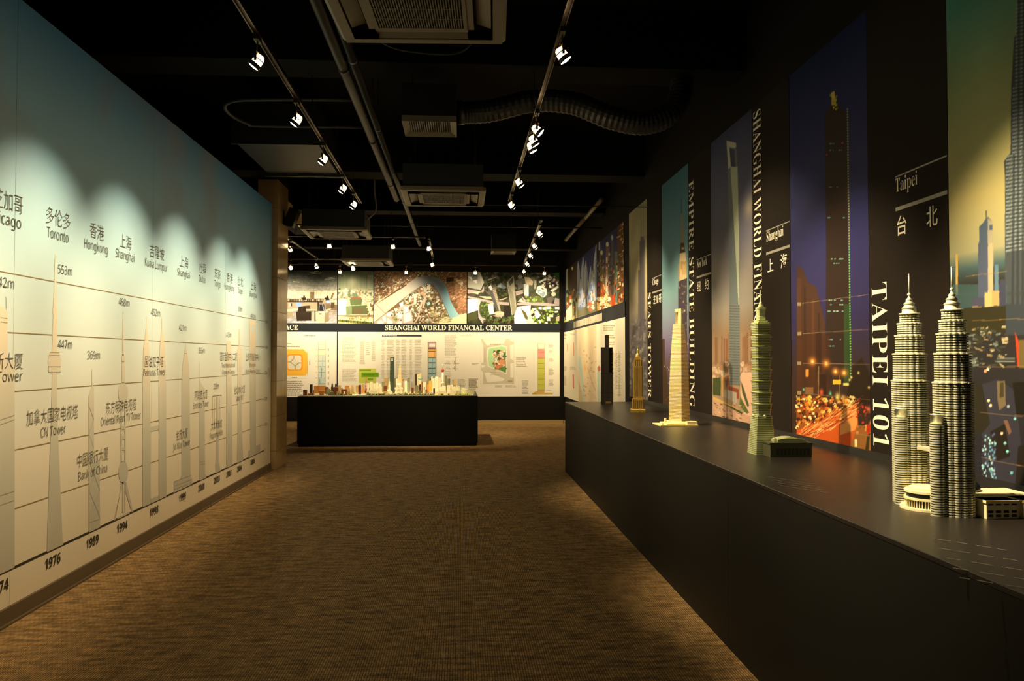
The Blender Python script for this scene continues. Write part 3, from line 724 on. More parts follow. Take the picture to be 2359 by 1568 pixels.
pipe('cable', smooth_pts([(-0.56, 4.562, 3.50), (-0.52, 4.66, 3.43), (-0.40, 4.70, 3.375), (-0.16, 4.71, 3.35), (0.0, 4.70, 3.365), (0.08, 4.64, 3.43), (0.10, 4.538, 3.50)], 6), 0.006, 'thin black cable looping below the near ceiling cassette', 'cable', clamps=False)
# sheet-metal duct by the chart wall
dt = thing('sheet_duct', 'flat grey sheet-metal duct above the chart wall', 'duct', (-1.88, 8.7, 3.7))
bevel(part(MB().box(-2.3, -1.47, 8.0, 9.4, 3.70, 4.1), 'duct_body', M_DUCT, dt), 0.006)
for y in (8.0, 9.4): part(MB().box(-2.33, -1.44, y-0.015, y+0.015, 3.67, 4.13), 'flange', M_DUCT, dt)
for x in (-2.2, -1.57): part(MB().box(x-0.005, x+0.005, 8.695, 8.705, 4.1, CEIL), 'hanger_rod', M_LAMPDARK, dt)
# loudspeaker on the pillar
lsx, lsy, lsz = -2.40, 11.05, 3.47
ls = thing('wall_speaker', 'small black loudspeaker bracketed high on the stone pillar', 'speaker', (-2.485, lsy, lsz))
R = Matrix.Rotation(math.radians(22), 3, 'Y')
def rb(x0, x1, y0, y1, z0, z1):
    mb = MB().box(x0, x1, y0, y1, z0, z1); mb.v = [tuple(R @ Vector(v)+Vector((lsx+0.02, lsy, lsz))) for v in mb.v]; return mb
bevel(part(rb(-0.06, 0.07, -0.08, 0.08, -0.13, 0.13), 'cabinet', M_BLACK, ls), 0.01)
part(rb(0.071, 0.078, -0.07, 0.07, -0.12, 0.12), 'grille', mat('speaker_grille', (34, 34, 34), 0.5), ls)
part(MB().box(-2.485, -2.478, lsy-0.04, lsy+0.04, lsz-0.06, lsz+0.10).box(-2.478, -2.41, lsy-0.012, lsy+0.012, lsz-0.012, lsz+0.012), 'bracket', M_BLACK, ls)

# ================================================================== BACK WALL PICTURES
Z0B, Z1B = 2.292, 3.478                # photo row on the back wall
def back_st(x0, x1, z0, z1):
    """photo point -> position on a sheet of the back wall"""
    def f(px, py):
        p = onY(px, py, YB); return (p[0]-x0)/(x1-x0), (z1-p[2])/(z1-z0)
    return f
def xb(px): return float(onY(px, 700, YB)[0])
def back_panel(name, x0, x1, z0, z1, label, cat, pw, ph, paint, material=M_PRINT, group=None, bg=(128, 128, 128), **kw):
    t = thing(name, label, cat, ((x0+x1)/2, YB, z0), group)
    part(MB().box(x0, x1, YB+0.0005, YB+0.0068, z0, z1), 'board', M_BOARD, t)
    P = Paint(pw, ph, back_st(x0, x1, z0, z1), bg); paint(P)
    print_grid('photo_print' if 'photo' in name else 'print', P.final(), (x0, YB, z0), (1, 0, 0), (0, 0, 1), x1-x0, z1-z0, t, material, **kw)
    return t

def paint_office(P):
    P.frame(0.09326, 650, 620)
    P.grad([(0, (92, 96, 84)), (0.18, (126, 126, 112)), (0.38, (190, 180, 160)), (0.44, (176, 164, 144)), (0.6, (150, 130, 105)), (1, (196, 188, 184))])
    P.noise(14, 60, 0.06)
    for a, b, c, d in ((640, 95, 905, 55), (715, 120, 975, 85), (1040, 235, 1250, 205), (1060, 255, 1300, 235), (260, 300, 420, 330), (-300, 130, 0, 90)): P.line((a, b), (c, d), 14, (226, 214, 170), 0.8)
    for k in range(14): P.line((random.uniform(-600, 1000), random.uniform(380, 540)), (random.uniform(200, 1350), random.uniform(400, 545)), 5, (120, 112, 98), 0.35)
    P.rect(-900, 545, 1350, 735, (238, 216, 176))
    for x in np.arange(-880, 1350, 52): P.line((x+12, 548), (x, 735), 9, (188, 160, 124), 0.8)
    P.rect(690, 560, 795, 735, (150, 122, 90)); P.poly([(1230, 580), (1290, 580), (1230, 735), (1190, 735)], (140, 116, 84))
    P.rect(-900, 720, 1350, 800, (146, 128, 104)); P.noise(90, 40, 0.10)
    for x in np.arange(-850, 1340, 47): P.rect(x, 735, x+random.uniform(15, 40), 790, random.choice([(220, 208, 182), (96, 80, 62), (180, 166, 140), (70, 58, 44)]), 0.8)
    P.rect(-900, 790, 1350, 812, (64, 48, 34))
    for cx, s in ((540, 1.0), (1110, 0.9), (-420, 1.0)):
        P.ell(cx, 672, 24*s, 26*s, (58, 42, 30)); P.poly([(cx-75*s, 700), (cx+40*s, 690), (cx+50*s, 765), (cx-30*s, 765)], (62, 46, 34))
    P.rect(100, 815, 880, 1010, (186, 164, 132)); P.rect(870, 815, 905, 1040, (74, 58, 42)); P.rect(-900, 830, 100, 1100, (160, 140, 112))
    P.rect(340, 815, 485, 925, (150, 172, 206)); P.rect(1090, 765, 1185, 835, (160, 186, 216)); P.rect(1000, 770, 1090, 840, (186, 164, 128)); P.rect(1190, 745, 1350, 870, (206, 190, 160))
    P.rect(200, 840, 245, 910, (60, 52, 42)); P.poly([(175, 850), (215, 850), (220, 910), (180, 910)], (200, 206, 200))
    P.poly([(100, 995), (410, 960), (380, 1010), (250, 1040), (100, 1042)], (232, 214, 176)); P.poly([(580, 985), (860, 990), (845, 1015), (600, 1005)], (214, 190, 146))
    P.rect(580, 895, 690, 975, (96, 76, 58)); P.poly([(400, 930), (580, 900), (600, 1170), (360, 1170)], (64, 44, 30)); P.poly([(340, 1050), (720, 1030), (720, 1260), (360, 1270)], (72, 54, 38))
    P.poly([(905, 870), (1030, 860), (1060, 1040), (900, 1040)], (58, 50, 46)); P.line((990, 860), (1040, 1040), 22, (150, 160, 176)); P.line((915, 880), (905, 1035), 18, (140, 148, 160))
    P.poly([(1080, 860), (1350, 870), (1350, 1010), (1070, 1010)], (140, 116, 84)); P.poly([(1060, 1000), (1200, 965), (1200, 985), (1090, 1025)], (226, 206, 166)); P.rect(1200, 815, 1290, 960, (104, 82, 56))
    P.poly([(820, 1060), (1050, 1075), (1045, 1320), (830, 1295)], (206, 190, 160)); P.poly([(1050, 1075), (1150, 1040), (1155, 1270), (1045, 1320)], (166, 146, 114)); P.poly([(820, 1060), (900, 1030), (1150, 1040), (1050, 1075)], (224, 208, 176)); P.rect(905, 1090, 970, 1108, (90, 70, 48))
    P.poly([(740, 1060), (800, 1050), (795, 1235), (740, 1235)], (196, 178, 146)); P.rect(798, 1030, 822, 1270, (60, 46, 34))
    P.poly([(100, 1045), (250, 1040), (250, 1160), (100, 1200)], (180, 158, 122)); P.line((480, 1160), (470, 1270), 12, (50, 40, 32)); P.line((380, 1270), (560, 1240), 10, (50, 40, 32))

def paint_site(P):
    P.frame(0.09326, 650, 620)
    P.grad([(0, (112, 124, 86)), (0.2, (140, 146, 112)), (0.33, (158, 160, 126)), (0.4, (206, 196, 156)), (0.6, (214, 206, 166)), (1, (222, 210, 150))])
    for x in np.arange(1370, 2260, 26): P.rect(x, 40, x+12, 480, random.choice([(96, 112, 76), (170, 172, 138), (128, 140, 104)]), 0.28)
    P.rect(2110, 150, 2255, 480, (176, 178, 144), 0.7)
    P.soft(1730, 300, 130, 130, (222, 206, 168), 0.6)
    for k in range(60): P.line((random.uniform(1370, 2200), random.uniform(480, 800)), (random.uniform(1500, 2260), random.uniform(500, 850)), random.uniform(5, 14), random.choice([(120, 128, 96), (238, 232, 200), (150, 146, 112), (190, 150, 110)]), 0.6)
    P.blocks(90, (1370, 480, 2260, 900), (20, 60), [(130, 138, 104), (238, 228, 190), (170, 150, 116), (98, 108, 80)], 0.2, a=0.8)
    P.poly([(1370, 760), (1600, 740), (1570, 1130), (1370, 1130)], (248, 244, 214))
    for k in range(12): P.line((1370, 800+k*28), (1560, 770+k*30), 5, (200, 182, 120), 0.6)
    P.poly([(1620, 600), (1690, 590), (1690, 700), (1630, 690)], (110, 126, 88)); P.poly([(1740, 600), (1850, 585), (1860, 690), (1750, 695)], (118, 134, 96))
    P.poly([(1670, 730), (1980, 730), (1960, 880), (1690, 900)], (104, 118, 70)); P.poly([(1690, 690), (1950, 690), (1960, 745), (1690, 740)], (150, 96, 60))
    for k in range(8): P.line((1690+k*34, 690), (1700+k*34, 745), 6, (178, 82, 52))
    P.line((1890, 480), (1900, 720), 14, (176, 92, 62)); P.line((1850, 560), (1960, 640), 8, (176, 92, 62)); P.line((1780, 300), (1890, 560), 6, (170, 130, 100))
    P.poly([(1570, 915), (1720, 895), (1725, 1115), (1590, 1125)], (134, 148, 100)); P.poly([(1720, 890), (2095, 880), (2110, 1115), (1725, 1115)], (104, 110, 66)); P.line((1690, 895), (2090, 880), 16, (160, 186, 120))
    P.rect(1750, 960, 2000, 1100, (124, 92, 56), 0.6); P.blocks(40, (2100, 850, 2255, 1150), (20, 50), [(180, 110, 70), (226, 206, 150), (120, 96, 66)], 0.4)
    P.poly([(1370, 1130), (2255, 1120), (2255, 1170), (1900, 1200), (1370, 1150)], (120, 104, 66), 0.7); P.poly([(1370, 1150), (1900, 1205), (2255, 1180), (2255, 1350), (1370, 1350)], (240, 226, 156))
    P.blocks(30, (1600, 1180, 2255, 1300), (15, 50), [(190, 120, 70), (214, 190, 110)], 0.1)
    for x in np.arange(1375, 2260, 44): P.ell(x+random.uniform(-8, 8), 1260+(x-1370)*0.08, 26, 34, random.choice([(104, 110, 36), (84, 92, 30), (130, 130, 50)]))

RIV_O = [(20, 880), (100, 800), (500, 560), (820, 370), (1050, 220), (1250, 165), (1450, 175), (1640, 240), (1790, 400), (1850, 560), (1900, 760), (2000, 960), (2130, 1150)]
RIV_I = [(20, 1310), (300, 1090), (700, 760), (980, 550), (1180, 420), (1340, 360), (1470, 390), (1600, 560), (1700, 780), (1820, 1040), (1890, 1210)]
def paint_river(P):
    P.frame(0.09326, 860, 620)
    P.a[:] = np.array((140, 100, 62))/255; P.noise(26, 16, 0.25); P.noise(9, 6, 0.6, (172, 130, 66))
    red = [(150, 84, 66), (176, 116, 92), (196, 160, 120), (112, 70, 52), (210, 196, 160), (150, 120, 62), (170, 168, 150)]
    P.blocks(520, (20, 40, 1300, 880), (18, 52), red, -0.55, (0.25, 0.8), 0.2)
    P.blocks(130, (20, 250, 900, 800), (22, 46), [(214, 206, 178), (196, 196, 180), (226, 208, 170)], -0.55, (0.3, 0.8), 0.2)
    P.blocks(420, (1640, 40, 2310, 1150), (22, 70), [(176, 120, 74), (140, 96, 54), (196, 110, 78), (200, 160, 110), (126, 110, 50), (160, 130, 80), (216, 180, 140)], -0.5, (0.12, 0.5), 0.35)
    P.blocks(120, (1850, 480, 2310, 1000), (30, 90), [(196, 100, 74), (214, 134, 96), (190, 140, 90)], -0.35, (0.1, 0.35), 0.3)
    P.poly([(2010, 230), (2220, 300), (2200, 425), (2060, 320)], (206, 176, 140)); P.poly([(1800, 210), (1990, 200), (1980, 300), (1800, 320)], (74, 54, 34))
    P.line((1780, 350), (2310, 300), 14, (150, 118, 72)); P.line((2170, 440), (2310, 410), 16, (150, 118, 72)); P.line((2000, 480), (1960, 640), 14, (120, 92, 56))
    P.poly([(1060, 60), (1660, 90), (1590, 215), (1420, 160), (1090, 170)], (120, 90, 46)); P.blocks(50, (1090, 60, 1600, 170), (20, 50), [(190, 180, 120), (150, 140, 90), (100, 70, 40)], 0.1)
    # peninsula
    P.poly(RIV_I+[(1650, 1350), (20, 1350)], (126, 96, 62)); P.noise(60, 40, 0.12)
    def inp(x, y):
        q = RIV_I+[(1650, 1350), (20, 1350)]; c = False
        for i in range(len(q)):
            (xa, ya), (xb_, yb) = q[i], q[(i+1) % len(q)]
            if (ya > y) != (yb > y) and x < (xb_-xa)*(y-ya)/(yb-ya)+xa: c = not c
        return c
    P.blocks(900, (700, 360, 1850, 1340), (20, 52), [(226, 206, 166), (238, 226, 196), (92, 66, 42), (70, 56, 36), (176, 140, 100), (110, 112, 58), (196, 130, 90), (206, 196, 170), (130, 160, 150)], -0.5, (0.4, 1.2), 0.5, inside=inp)
    P.poly([(1000, 610), (1060, 610), (1060, 860), (1000, 860)], (232, 210, 160)); P.ell(1350, 850, 110, 100, (96, 84, 50)); P.poly([(1320, 830), (1380, 800), (1410, 860), (1340, 900)], (150, 196, 190)); P.ell(1370, 460, 50, 46, (224, 206, 180))
    P.poly([(1190, 560), (1260, 560), (1290, 660), (1190, 640)], (220, 150, 96)); P.poly([(1240, 450), (1300, 470), (1310, 560), (1260, 570)], (186, 190, 186))
    for a, b, c, d in ((1330, 640, 1190, 860), (1190, 860, 1100, 1200), (1280, 760, 1230, 960), (1100, 1200, 1000, 1350), (720, 930, 1010, 860)): P.line((a, b), (c, d), 36, (196, 166, 140))
    P.poly([(20, 1310), (300, 1090), (760, 880), (940, 1060), (1000, 1340), (20, 1345)], (190, 168, 150))
    for q in ([(320, 1110), (420, 1040), (490, 1110), (410, 1165), (340, 1150)], [(470, 1010), (580, 950), (610, 1010), (530, 1060)], [(550, 1110), (740, 1010), (740, 1090), (690, 1210), (630, 1200)], [(760, 1110), (900, 1060), (960, 1200), (940, 1260), (760, 1320)],
              [(220, 1180), (300, 1140), (320, 1290), (270, 1290)], [(110, 1290), (190, 1240), (270, 1330), (110, 1338)], [(340, 1190), (480, 1290), (480, 1338), (340, 1338)], [(560, 1330), (700, 1260), (710, 1338)], [(640, 850), (740, 790), (740, 900), (680, 930)], [(760, 930), (850, 930), (880, 1030), (760, 1090)]): P.poly(q, (244, 236, 206))
    P.poly([(440, 1190), (520, 1150), (620, 1240), (560, 1290)], (150, 150, 80)); P.blocks(40, (440, 960, 740, 1280), (14, 36), [(110, 96, 60), (236, 226, 186), (90, 90, 50)], -0.5)
    P.poly([(1650, 1200), (2310, 1080), (2310, 1345), (1600, 1345)], (238, 226, 176), 0.85); P.blocks(90, (1400, 950, 1900, 1340), (40, 120), [(206, 186, 120), (170, 140, 80), (120, 116, 60)], -0.35, (0.1, 0.3), 0.15, 0.6)
    # river
    def rc(s, t):
        st = [0, 0.25, 0.45, 0.6, 0.72, 0.8, 0.9]; cc = np.array([(232, 196, 160), (214, 190, 166), (170, 160, 148), (110, 116, 122), (118, 134, 142), (124, 176, 184), (150, 196, 190)])/255
        k = s+0*t
        return np.stack([np.interp(k, st, cc[:, j]) for j in range(3)], -1)
    P.poly(RIV_O+RIV_I[::-1], rc)
    P.poly([(500, 560), (820, 370), (820, 400), (520, 590), (80, 860), (30, 890)], (110, 76, 50))
    P.line((70, 860), (310, 1100), 12, (160, 116, 84))
    for a, b in zip(RIV_I, RIV_I[1:]): P.line(a, b, 10, (104, 92, 60))

def paint_aerial(P):
    P.frame(0.09538, 1070, 620)
    P.a[:] = np.array((74, 70, 44))/255; P.noise(30, 18, 0.4); P.noise(9, 6, 0.55, (58, 80, 34))
    P.blocks(360, (70, 40, 2310, 500), (25, 80), [(60, 60, 56), (110, 100, 84), (44, 44, 34), (140, 128, 104), (86, 84, 80), (70, 88, 40)], 0.5, a=0.8)
    P.poly([(70, 60), (330, 60), (470, 330), (400, 500), (70, 440)], (168, 160, 140)); P.poly([(80, 180), (300, 200), (300, 350)], (226, 206, 170)); P.poly([(140, 100), (300, 130), (330, 250), (200, 280)], (120, 124, 122)); P.poly([(310, 60), (380, 60), (480, 330), (430, 380)], (190, 176, 150))
    road = (176, 152, 146)
    for q in ([(70, 480), (400, 540), (420, 560), (70, 590)], [(70, 640), (700, 770), (1080, 800), (1080, 870), (640, 830), (70, 690)], [(400, 540), (560, 260), (760, 180), (770, 210), (600, 300), (450, 570)], [(1260, 820), (1500, 760), (2310, 850), (2310, 900), (1500, 860), (1260, 870)], [(1230, 540), (1400, 500), (1420, 580), (1250, 640)], [(1380, 640), (1500, 760), (1440, 790)]): P.poly(q, road)
    P.poly([(350, 650), (640, 660), (660, 720), (480, 700)], (226, 186, 140)); P.poly([(820, 740), (1060, 670), (940, 740)], (226, 186, 150)); P.poly([(180, 560), (380, 540), (330, 610)], (222, 184, 140)); P.poly([(1280, 780), (1370, 700), (1440, 790)], (236, 206, 160))
    P.poly([(70, 720), (330, 730), (350, 980), (70, 1070)], (246, 242, 214)); P.poly([(70, 1090), (290, 1020), (330, 1180), (70, 1260)], (96, 96, 44)); P.poly([(320, 720), (400, 760), (360, 900), (420, 1120), (540, 1220), (440, 1310), (340, 1160), (330, 1000)], (186, 168, 166))
    P.ell(490, 980, 130, 205, (88, 98, 38)); P.blocks(30, (390, 820, 590, 1150), (20, 40), [(120, 160, 60), (64, 80, 24)], 0.3)
    P.poly([(560, 840), (690, 820), (720, 1070), (610, 1095)], (232, 236, 206)); P.line((610, 960), (700, 930), 8, (150, 160, 150)); P.line((620, 990), (705, 965), 8, (150, 160, 150)); P.poly([(550, 840), (700, 815), (700, 850), (570, 870)], (222, 180, 140))
    P.poly([(480, 320), (740, 210), (960, 330), (1040, 660), (680, 640), (480, 560)], (58, 64, 30)); P.blocks(120, (500, 260, 1040, 640), (18, 50), [(44, 46, 26), (90, 104, 44), (120, 100, 70)], 0.3); P.poly([(780, 430), (880, 330), (1020, 440), (960, 480)], (130, 140, 142)); P.poly([(800, 420), (870, 360), (900, 440)], (160, 170, 176))
    # stepped dark tower
    P.poly([(580, 430), (650, 370), (740, 420), (780, 560), (880, 1000), (800, 1040), (740, 900), (640, 660), (580, 520)], (92, 92, 90)); P.poly([(660, 480), (740, 420), (780, 560), (880, 1000), (840, 1010)], (150, 130, 104))
    for k in range(14): P.line((690+k*12, 520+k*38), (760+k*8, 500+k*36), 9, (220, 204, 170)); P.poly([(580, 430), (640, 380), (680, 470), (650, 520)], (196, 196, 186))
    P.ell(840, 1060, 120, 50, (222, 176, 130)); P.poly([(630, 1120), (960, 1080), (960, 1160), (640, 1170)], (190, 160, 146)); P.blocks(160, (460, 1140, 1190, 1310), (20, 60), [(70, 70, 34), (110, 110, 56), (50, 44, 24), (100, 130, 50)], 0.2)
    # wedge tower
    P.poly([(1030, 310), (1170, 160), (1195, 190), (1265, 1060), (1150, 1105)], (176, 166, 136)); P.poly([(1070, 310), (1165, 200), (1180, 310), (1100, 410)], (92, 92, 84)); P.poly([(1040, 400), (1170, 560), (1265, 1060), (1150, 1105)], (150, 140, 112)); P.line((1030, 310), (1150, 1105), 10, (206, 200, 176))
    P.poly([(950, 900), (1100, 870), (1140, 1110), (960, 1180)], (50, 44, 34))
    P.ell(1345, 190, 56, 50, (176, 170, 156)); P.rect(1290, 230, 1400, 460, (112, 104, 92))
    P.poly([(1430, 360), (1540, 350), (1545, 640), (1440, 640)], (186, 190, 184)); P.poly([(1500, 380), (1550, 380), (1545, 650), (1500, 650)], (222, 216, 196)); P.poly([(1440, 190), (1560, 200), (1660, 300), (1640, 390), (1480, 360)], (206, 180, 140)); P.rect(1680, 270, 1735, 470, (170, 160, 140))
    P.poly([(1760, 420), (1840, 390), (1985, 480), (1985, 620), (1900, 690), (1720, 560)], (206, 206, 186)); P.poly([(1760, 480), (1960, 560), (1900, 690), (1770, 560)], (130, 146, 146)); P.poly([(1810, 530), (1880, 550), (1870, 580), (1805, 565)], (236, 230, 200)); P.line((1850, 450), (1910, 490), 26, (96, 84, 70))
    P.poly([(1780, 240), (2010, 130), (2290, 330), (2150, 560), (1990, 460)], (40, 34, 30)); P.blocks(60, (1880, 170, 2250, 470), (25, 60), [(186, 170, 140), (120, 96, 84), (216, 200, 170), (60, 40, 36)], -0.5); P.poly([(1790, 300), (1960, 210), (1985, 250), (1815, 335)], (200, 204, 180)); P.poly([(2070, 510), (2240, 400), (2275, 440), (2120, 555)], (200, 204, 180))
    P.poly([(2130, 110), (2290, 70), (2300, 290)], (60, 130, 26)); P.ell(2150, 600, 56, 54, (200, 190, 160)); P.poly([(1990, 700), (2110, 640), (2160, 700), (2090, 830), (2000, 810)], (110, 96, 84)); P.poly([(2180, 690), (2310, 720), (2310, 850), (2160, 830)], (170, 146, 140))
    P.poly([(1480, 680), (1800, 640), (1920, 800), (1560, 800)], (104, 100, 40)); P.blocks(40, (1480, 660, 1900, 800), (20, 50), [(140, 176, 60), (100, 110, 44)], 0.2)
    P.poly([(1280, 900), (1600, 870), (1560, 1310), (1210, 1315), (1200, 1120)], (250, 244, 214)); P.poly([(1350, 930), (1480, 1040), (1560, 1230), (1470, 1200)], (110, 100, 40))
    P.poly([(1560, 1000), (1650, 980), (1760, 1310), (1500, 1310)], (206, 186, 176)); P.poly([(1640, 900), (2310, 880), (2310, 1310), (1860, 1310)], (80, 78, 34)); P.blocks(120, (1640, 900, 2310, 1310), (20, 60), [(140, 180, 50), (100, 120, 44), (60, 56, 26), (170, 200, 70)], 0.3)
    for q in ([(1630, 960), (1720, 930), (1740, 970), (1650, 1000)], [(1790, 910), (1860, 910), (1860, 970), (1790, 960)], [(1880, 920), (1960, 920), (1960, 970), (1885, 965)], [(1980, 900), (2080, 900), (2080, 960), (1980, 960)], [(1680, 1020), (1760, 985), (1840, 1110), (1760, 1190), (1720, 1170)], [(1990, 1140), (2060, 1140), (2070, 1240), (1990, 1240)], [(2070, 1110), (2130, 1100), (2140, 1150), (2080, 1150)], [(1770, 1220), (1820, 1210), (1860, 1290), (1820, 1300)], [(2170, 1010), (2250, 1000), (2260, 1040), (2180, 1050)], [(2180, 910), (2300, 910), (2300, 970), (2180, 960)], [(1950, 1270), (2000, 1270), (2010, 1310), (1950, 1310)]): P.poly(q, (244, 242, 226))
    P.poly([(2150, 1050), (2250, 1040), (2240, 1120), (2150, 1110)], (60, 64, 60)); P.poly([(2200, 1160), (2310, 1100), (2310, 1240), (2230, 1250)], (206, 176, 140))

X0A = -5.3
GP = 'picture panels along the back wall'
back_panel('photo_panel', X0A, xb(776.5), Z0B, Z1B, 'large photograph of an open-plan office above the white plan panel', 'photograph', 300, 130, paint_office, group=GP, tint=(1, 0.86, 0.66), sat=0.85, gamma=1.35, gain=0.85)
back_panel('photo_panel', xb(778.5), xb(860), Z0B, Z1B, 'narrow photograph of a green-wrapped tower under construction', 'photograph', 96, 140, paint_site, group=GP, tint=(1, 0.86, 0.66), sat=0.8, gamma=1.2, gain=0.9)
back_panel('photo_panel', xb(862), xb(1075), Z0B, Z1B, 'aerial photograph of a river bending round a dense city', 'photograph', 240, 136, paint_river, group=GP, tint=(1, 0.86, 0.66), sat=0.78, gamma=1.15, gain=0.9)
back_panel('photo_panel', xb(1077), xb(1288.5), Z0B, Z1B, 'aerial photograph looking down on towers, roads and parks', 'photograph', 240, 136, paint_aerial, group=GP, tint=(1, 0.86, 0.66), sat=0.68, gamma=1.25, gain=1.0)
# title band
tb = thing('title_band', 'dark navy title band across the back wall between pictures and plans', 'sign', (-1.5, YB, 2.1))
part(MB().box(X0A, xb(1291), YB-0.002, YB+0.0068, 2.102, 2.290), 'board', M_BAND, tb)
def back_text(s_, a, b, z, caph, root, m_=M_CREAM, style='serif', name='lettering', off=0.0):
    letter(name, s_, style, (xb(a), YB-0.0035, z), (1, 0, 0), (0, 0, 1), xb(b)-xb(a), caph, m_, root, off)
back_text('SHANGHAI WORLD FINANCIAL CENTER', 887, 1180, 2.142, 0.108, tb, off=0.006)
back_text('SPACE', 641, 687, 2.142, 0.108, tb, off=0.006)

# white plan panels
def tower_diag(P, x0, x1, ys, cols, tick):
    for (a, b), c in zip(zip(ys, ys[1:]), cols):
        P.rect(x0, a, x1, b, c)
    for y in ys[1:-1]: P.rect(x0, y-4, x1, y+4, tick)
    P.line((x0, ys[0]), (x0, ys[-1]), 7, (150, 150, 130)); P.line((x1, ys[0]), (x1, ys[-1]), 7, (150, 150, 130))
WHITE = (238, 236, 230)
def paint_plan_l(P):
    P.frame(0.10844, 640, 750); P.a[:] = np.array(WHITE)/255
    ink = (110, 104, 92)
    P.rect(-400, 200, 165, 235, (70, 60, 80)); P.rect(100, 200, 165, 235, (70, 60, 80))
    P.textlines(560, 810, 205, 228, 1, ink, 0.9, 0.9); P.textlines(200, 290, 370, 392, 1, ink, 0.9, 0.6); P.textlines(200, 470, 432, 456, 1, ink, 0.9, 0.7)
    P.poly([(60, 500), (540, 500), (630, 590), (630, 1000), (580, 1060), (60, 1060)], (240, 186, 70)); P.noise(2, 2, 0.0)
    def rr(x0, y0, x1, y1, r, c):
        pts = []
        for cx, cy, a0 in ((x1-r, y1-r, 0), (x0+r, y1-r, PI/2), (x0+r, y0+r, PI), (x1-r, y0+r, 1.5*PI)):
            pts += [(cx+r*math.cos(a0+k*PI/10), cy+r*math.sin(a0+k*PI/10)) for k in range(6)]
        P.poly(pts, c)
    rr(185, 605, 525, 950, 60, (232, 150, 40)); rr(212, 632, 498, 925, 50, (222, 218, 204))
    for a, b, c, d in ((340, 632, 340, 690), (340, 690, 270, 770), (270, 770, 212, 770), (270, 770, 365, 860), (365, 860, 365, 925), (365, 860, 440, 790), (440, 790, 498, 790)): P.line((a, b), (c, d), 18, (150, 146, 120))
    for k in range(14): P.line((random.uniform(230, 480), random.uniform(650, 900)), (random.uniform(230, 480), random.uniform(650, 900)), 4, (186, 184, 170), 0.6)
    P.line((630, 520), (630, 1060), 5, (150, 140, 120)); P.textlines(665, 690, 730, 840, 9, ink, 0.6, 0.7); P.line((185, 1110), (630, 1110), 4, (170, 160, 140)); P.textlines(300, 410, 1093, 1113, 1, ink, 0.8, 0.8)
    ys = [330, 510, 638, 752, 870, 992, 1110, 1230, 1330, 1420]
    tower_diag(P, 855, 1010, ys, [(240, 236, 222), (238, 234, 216), (206, 222, 218), (206, 222, 222), (200, 218, 220), (196, 216, 220), (190, 210, 214), (186, 206, 210), (186, 206, 210)], (90, 90, 78))
    P.line((955, 640), (945, 870), 14, (170, 190, 206)); P.line((930, 890), (920, 1110), 14, (120, 140, 150)); P.line((890, 1130), (890, 1230), 14, (130, 146, 150)); P.rect(880, 400, 990, 412, (226, 200, 150))
    for y in ys[1:-1]: P.rect(800, y-5, 830, y+5, ink, 0.6); P.rect(1062, y-25, 1086, y+25, ink, 0.45)
    P.textlines(200, 560, 1170, 1500, 8, ink, 0.45, 0.75)
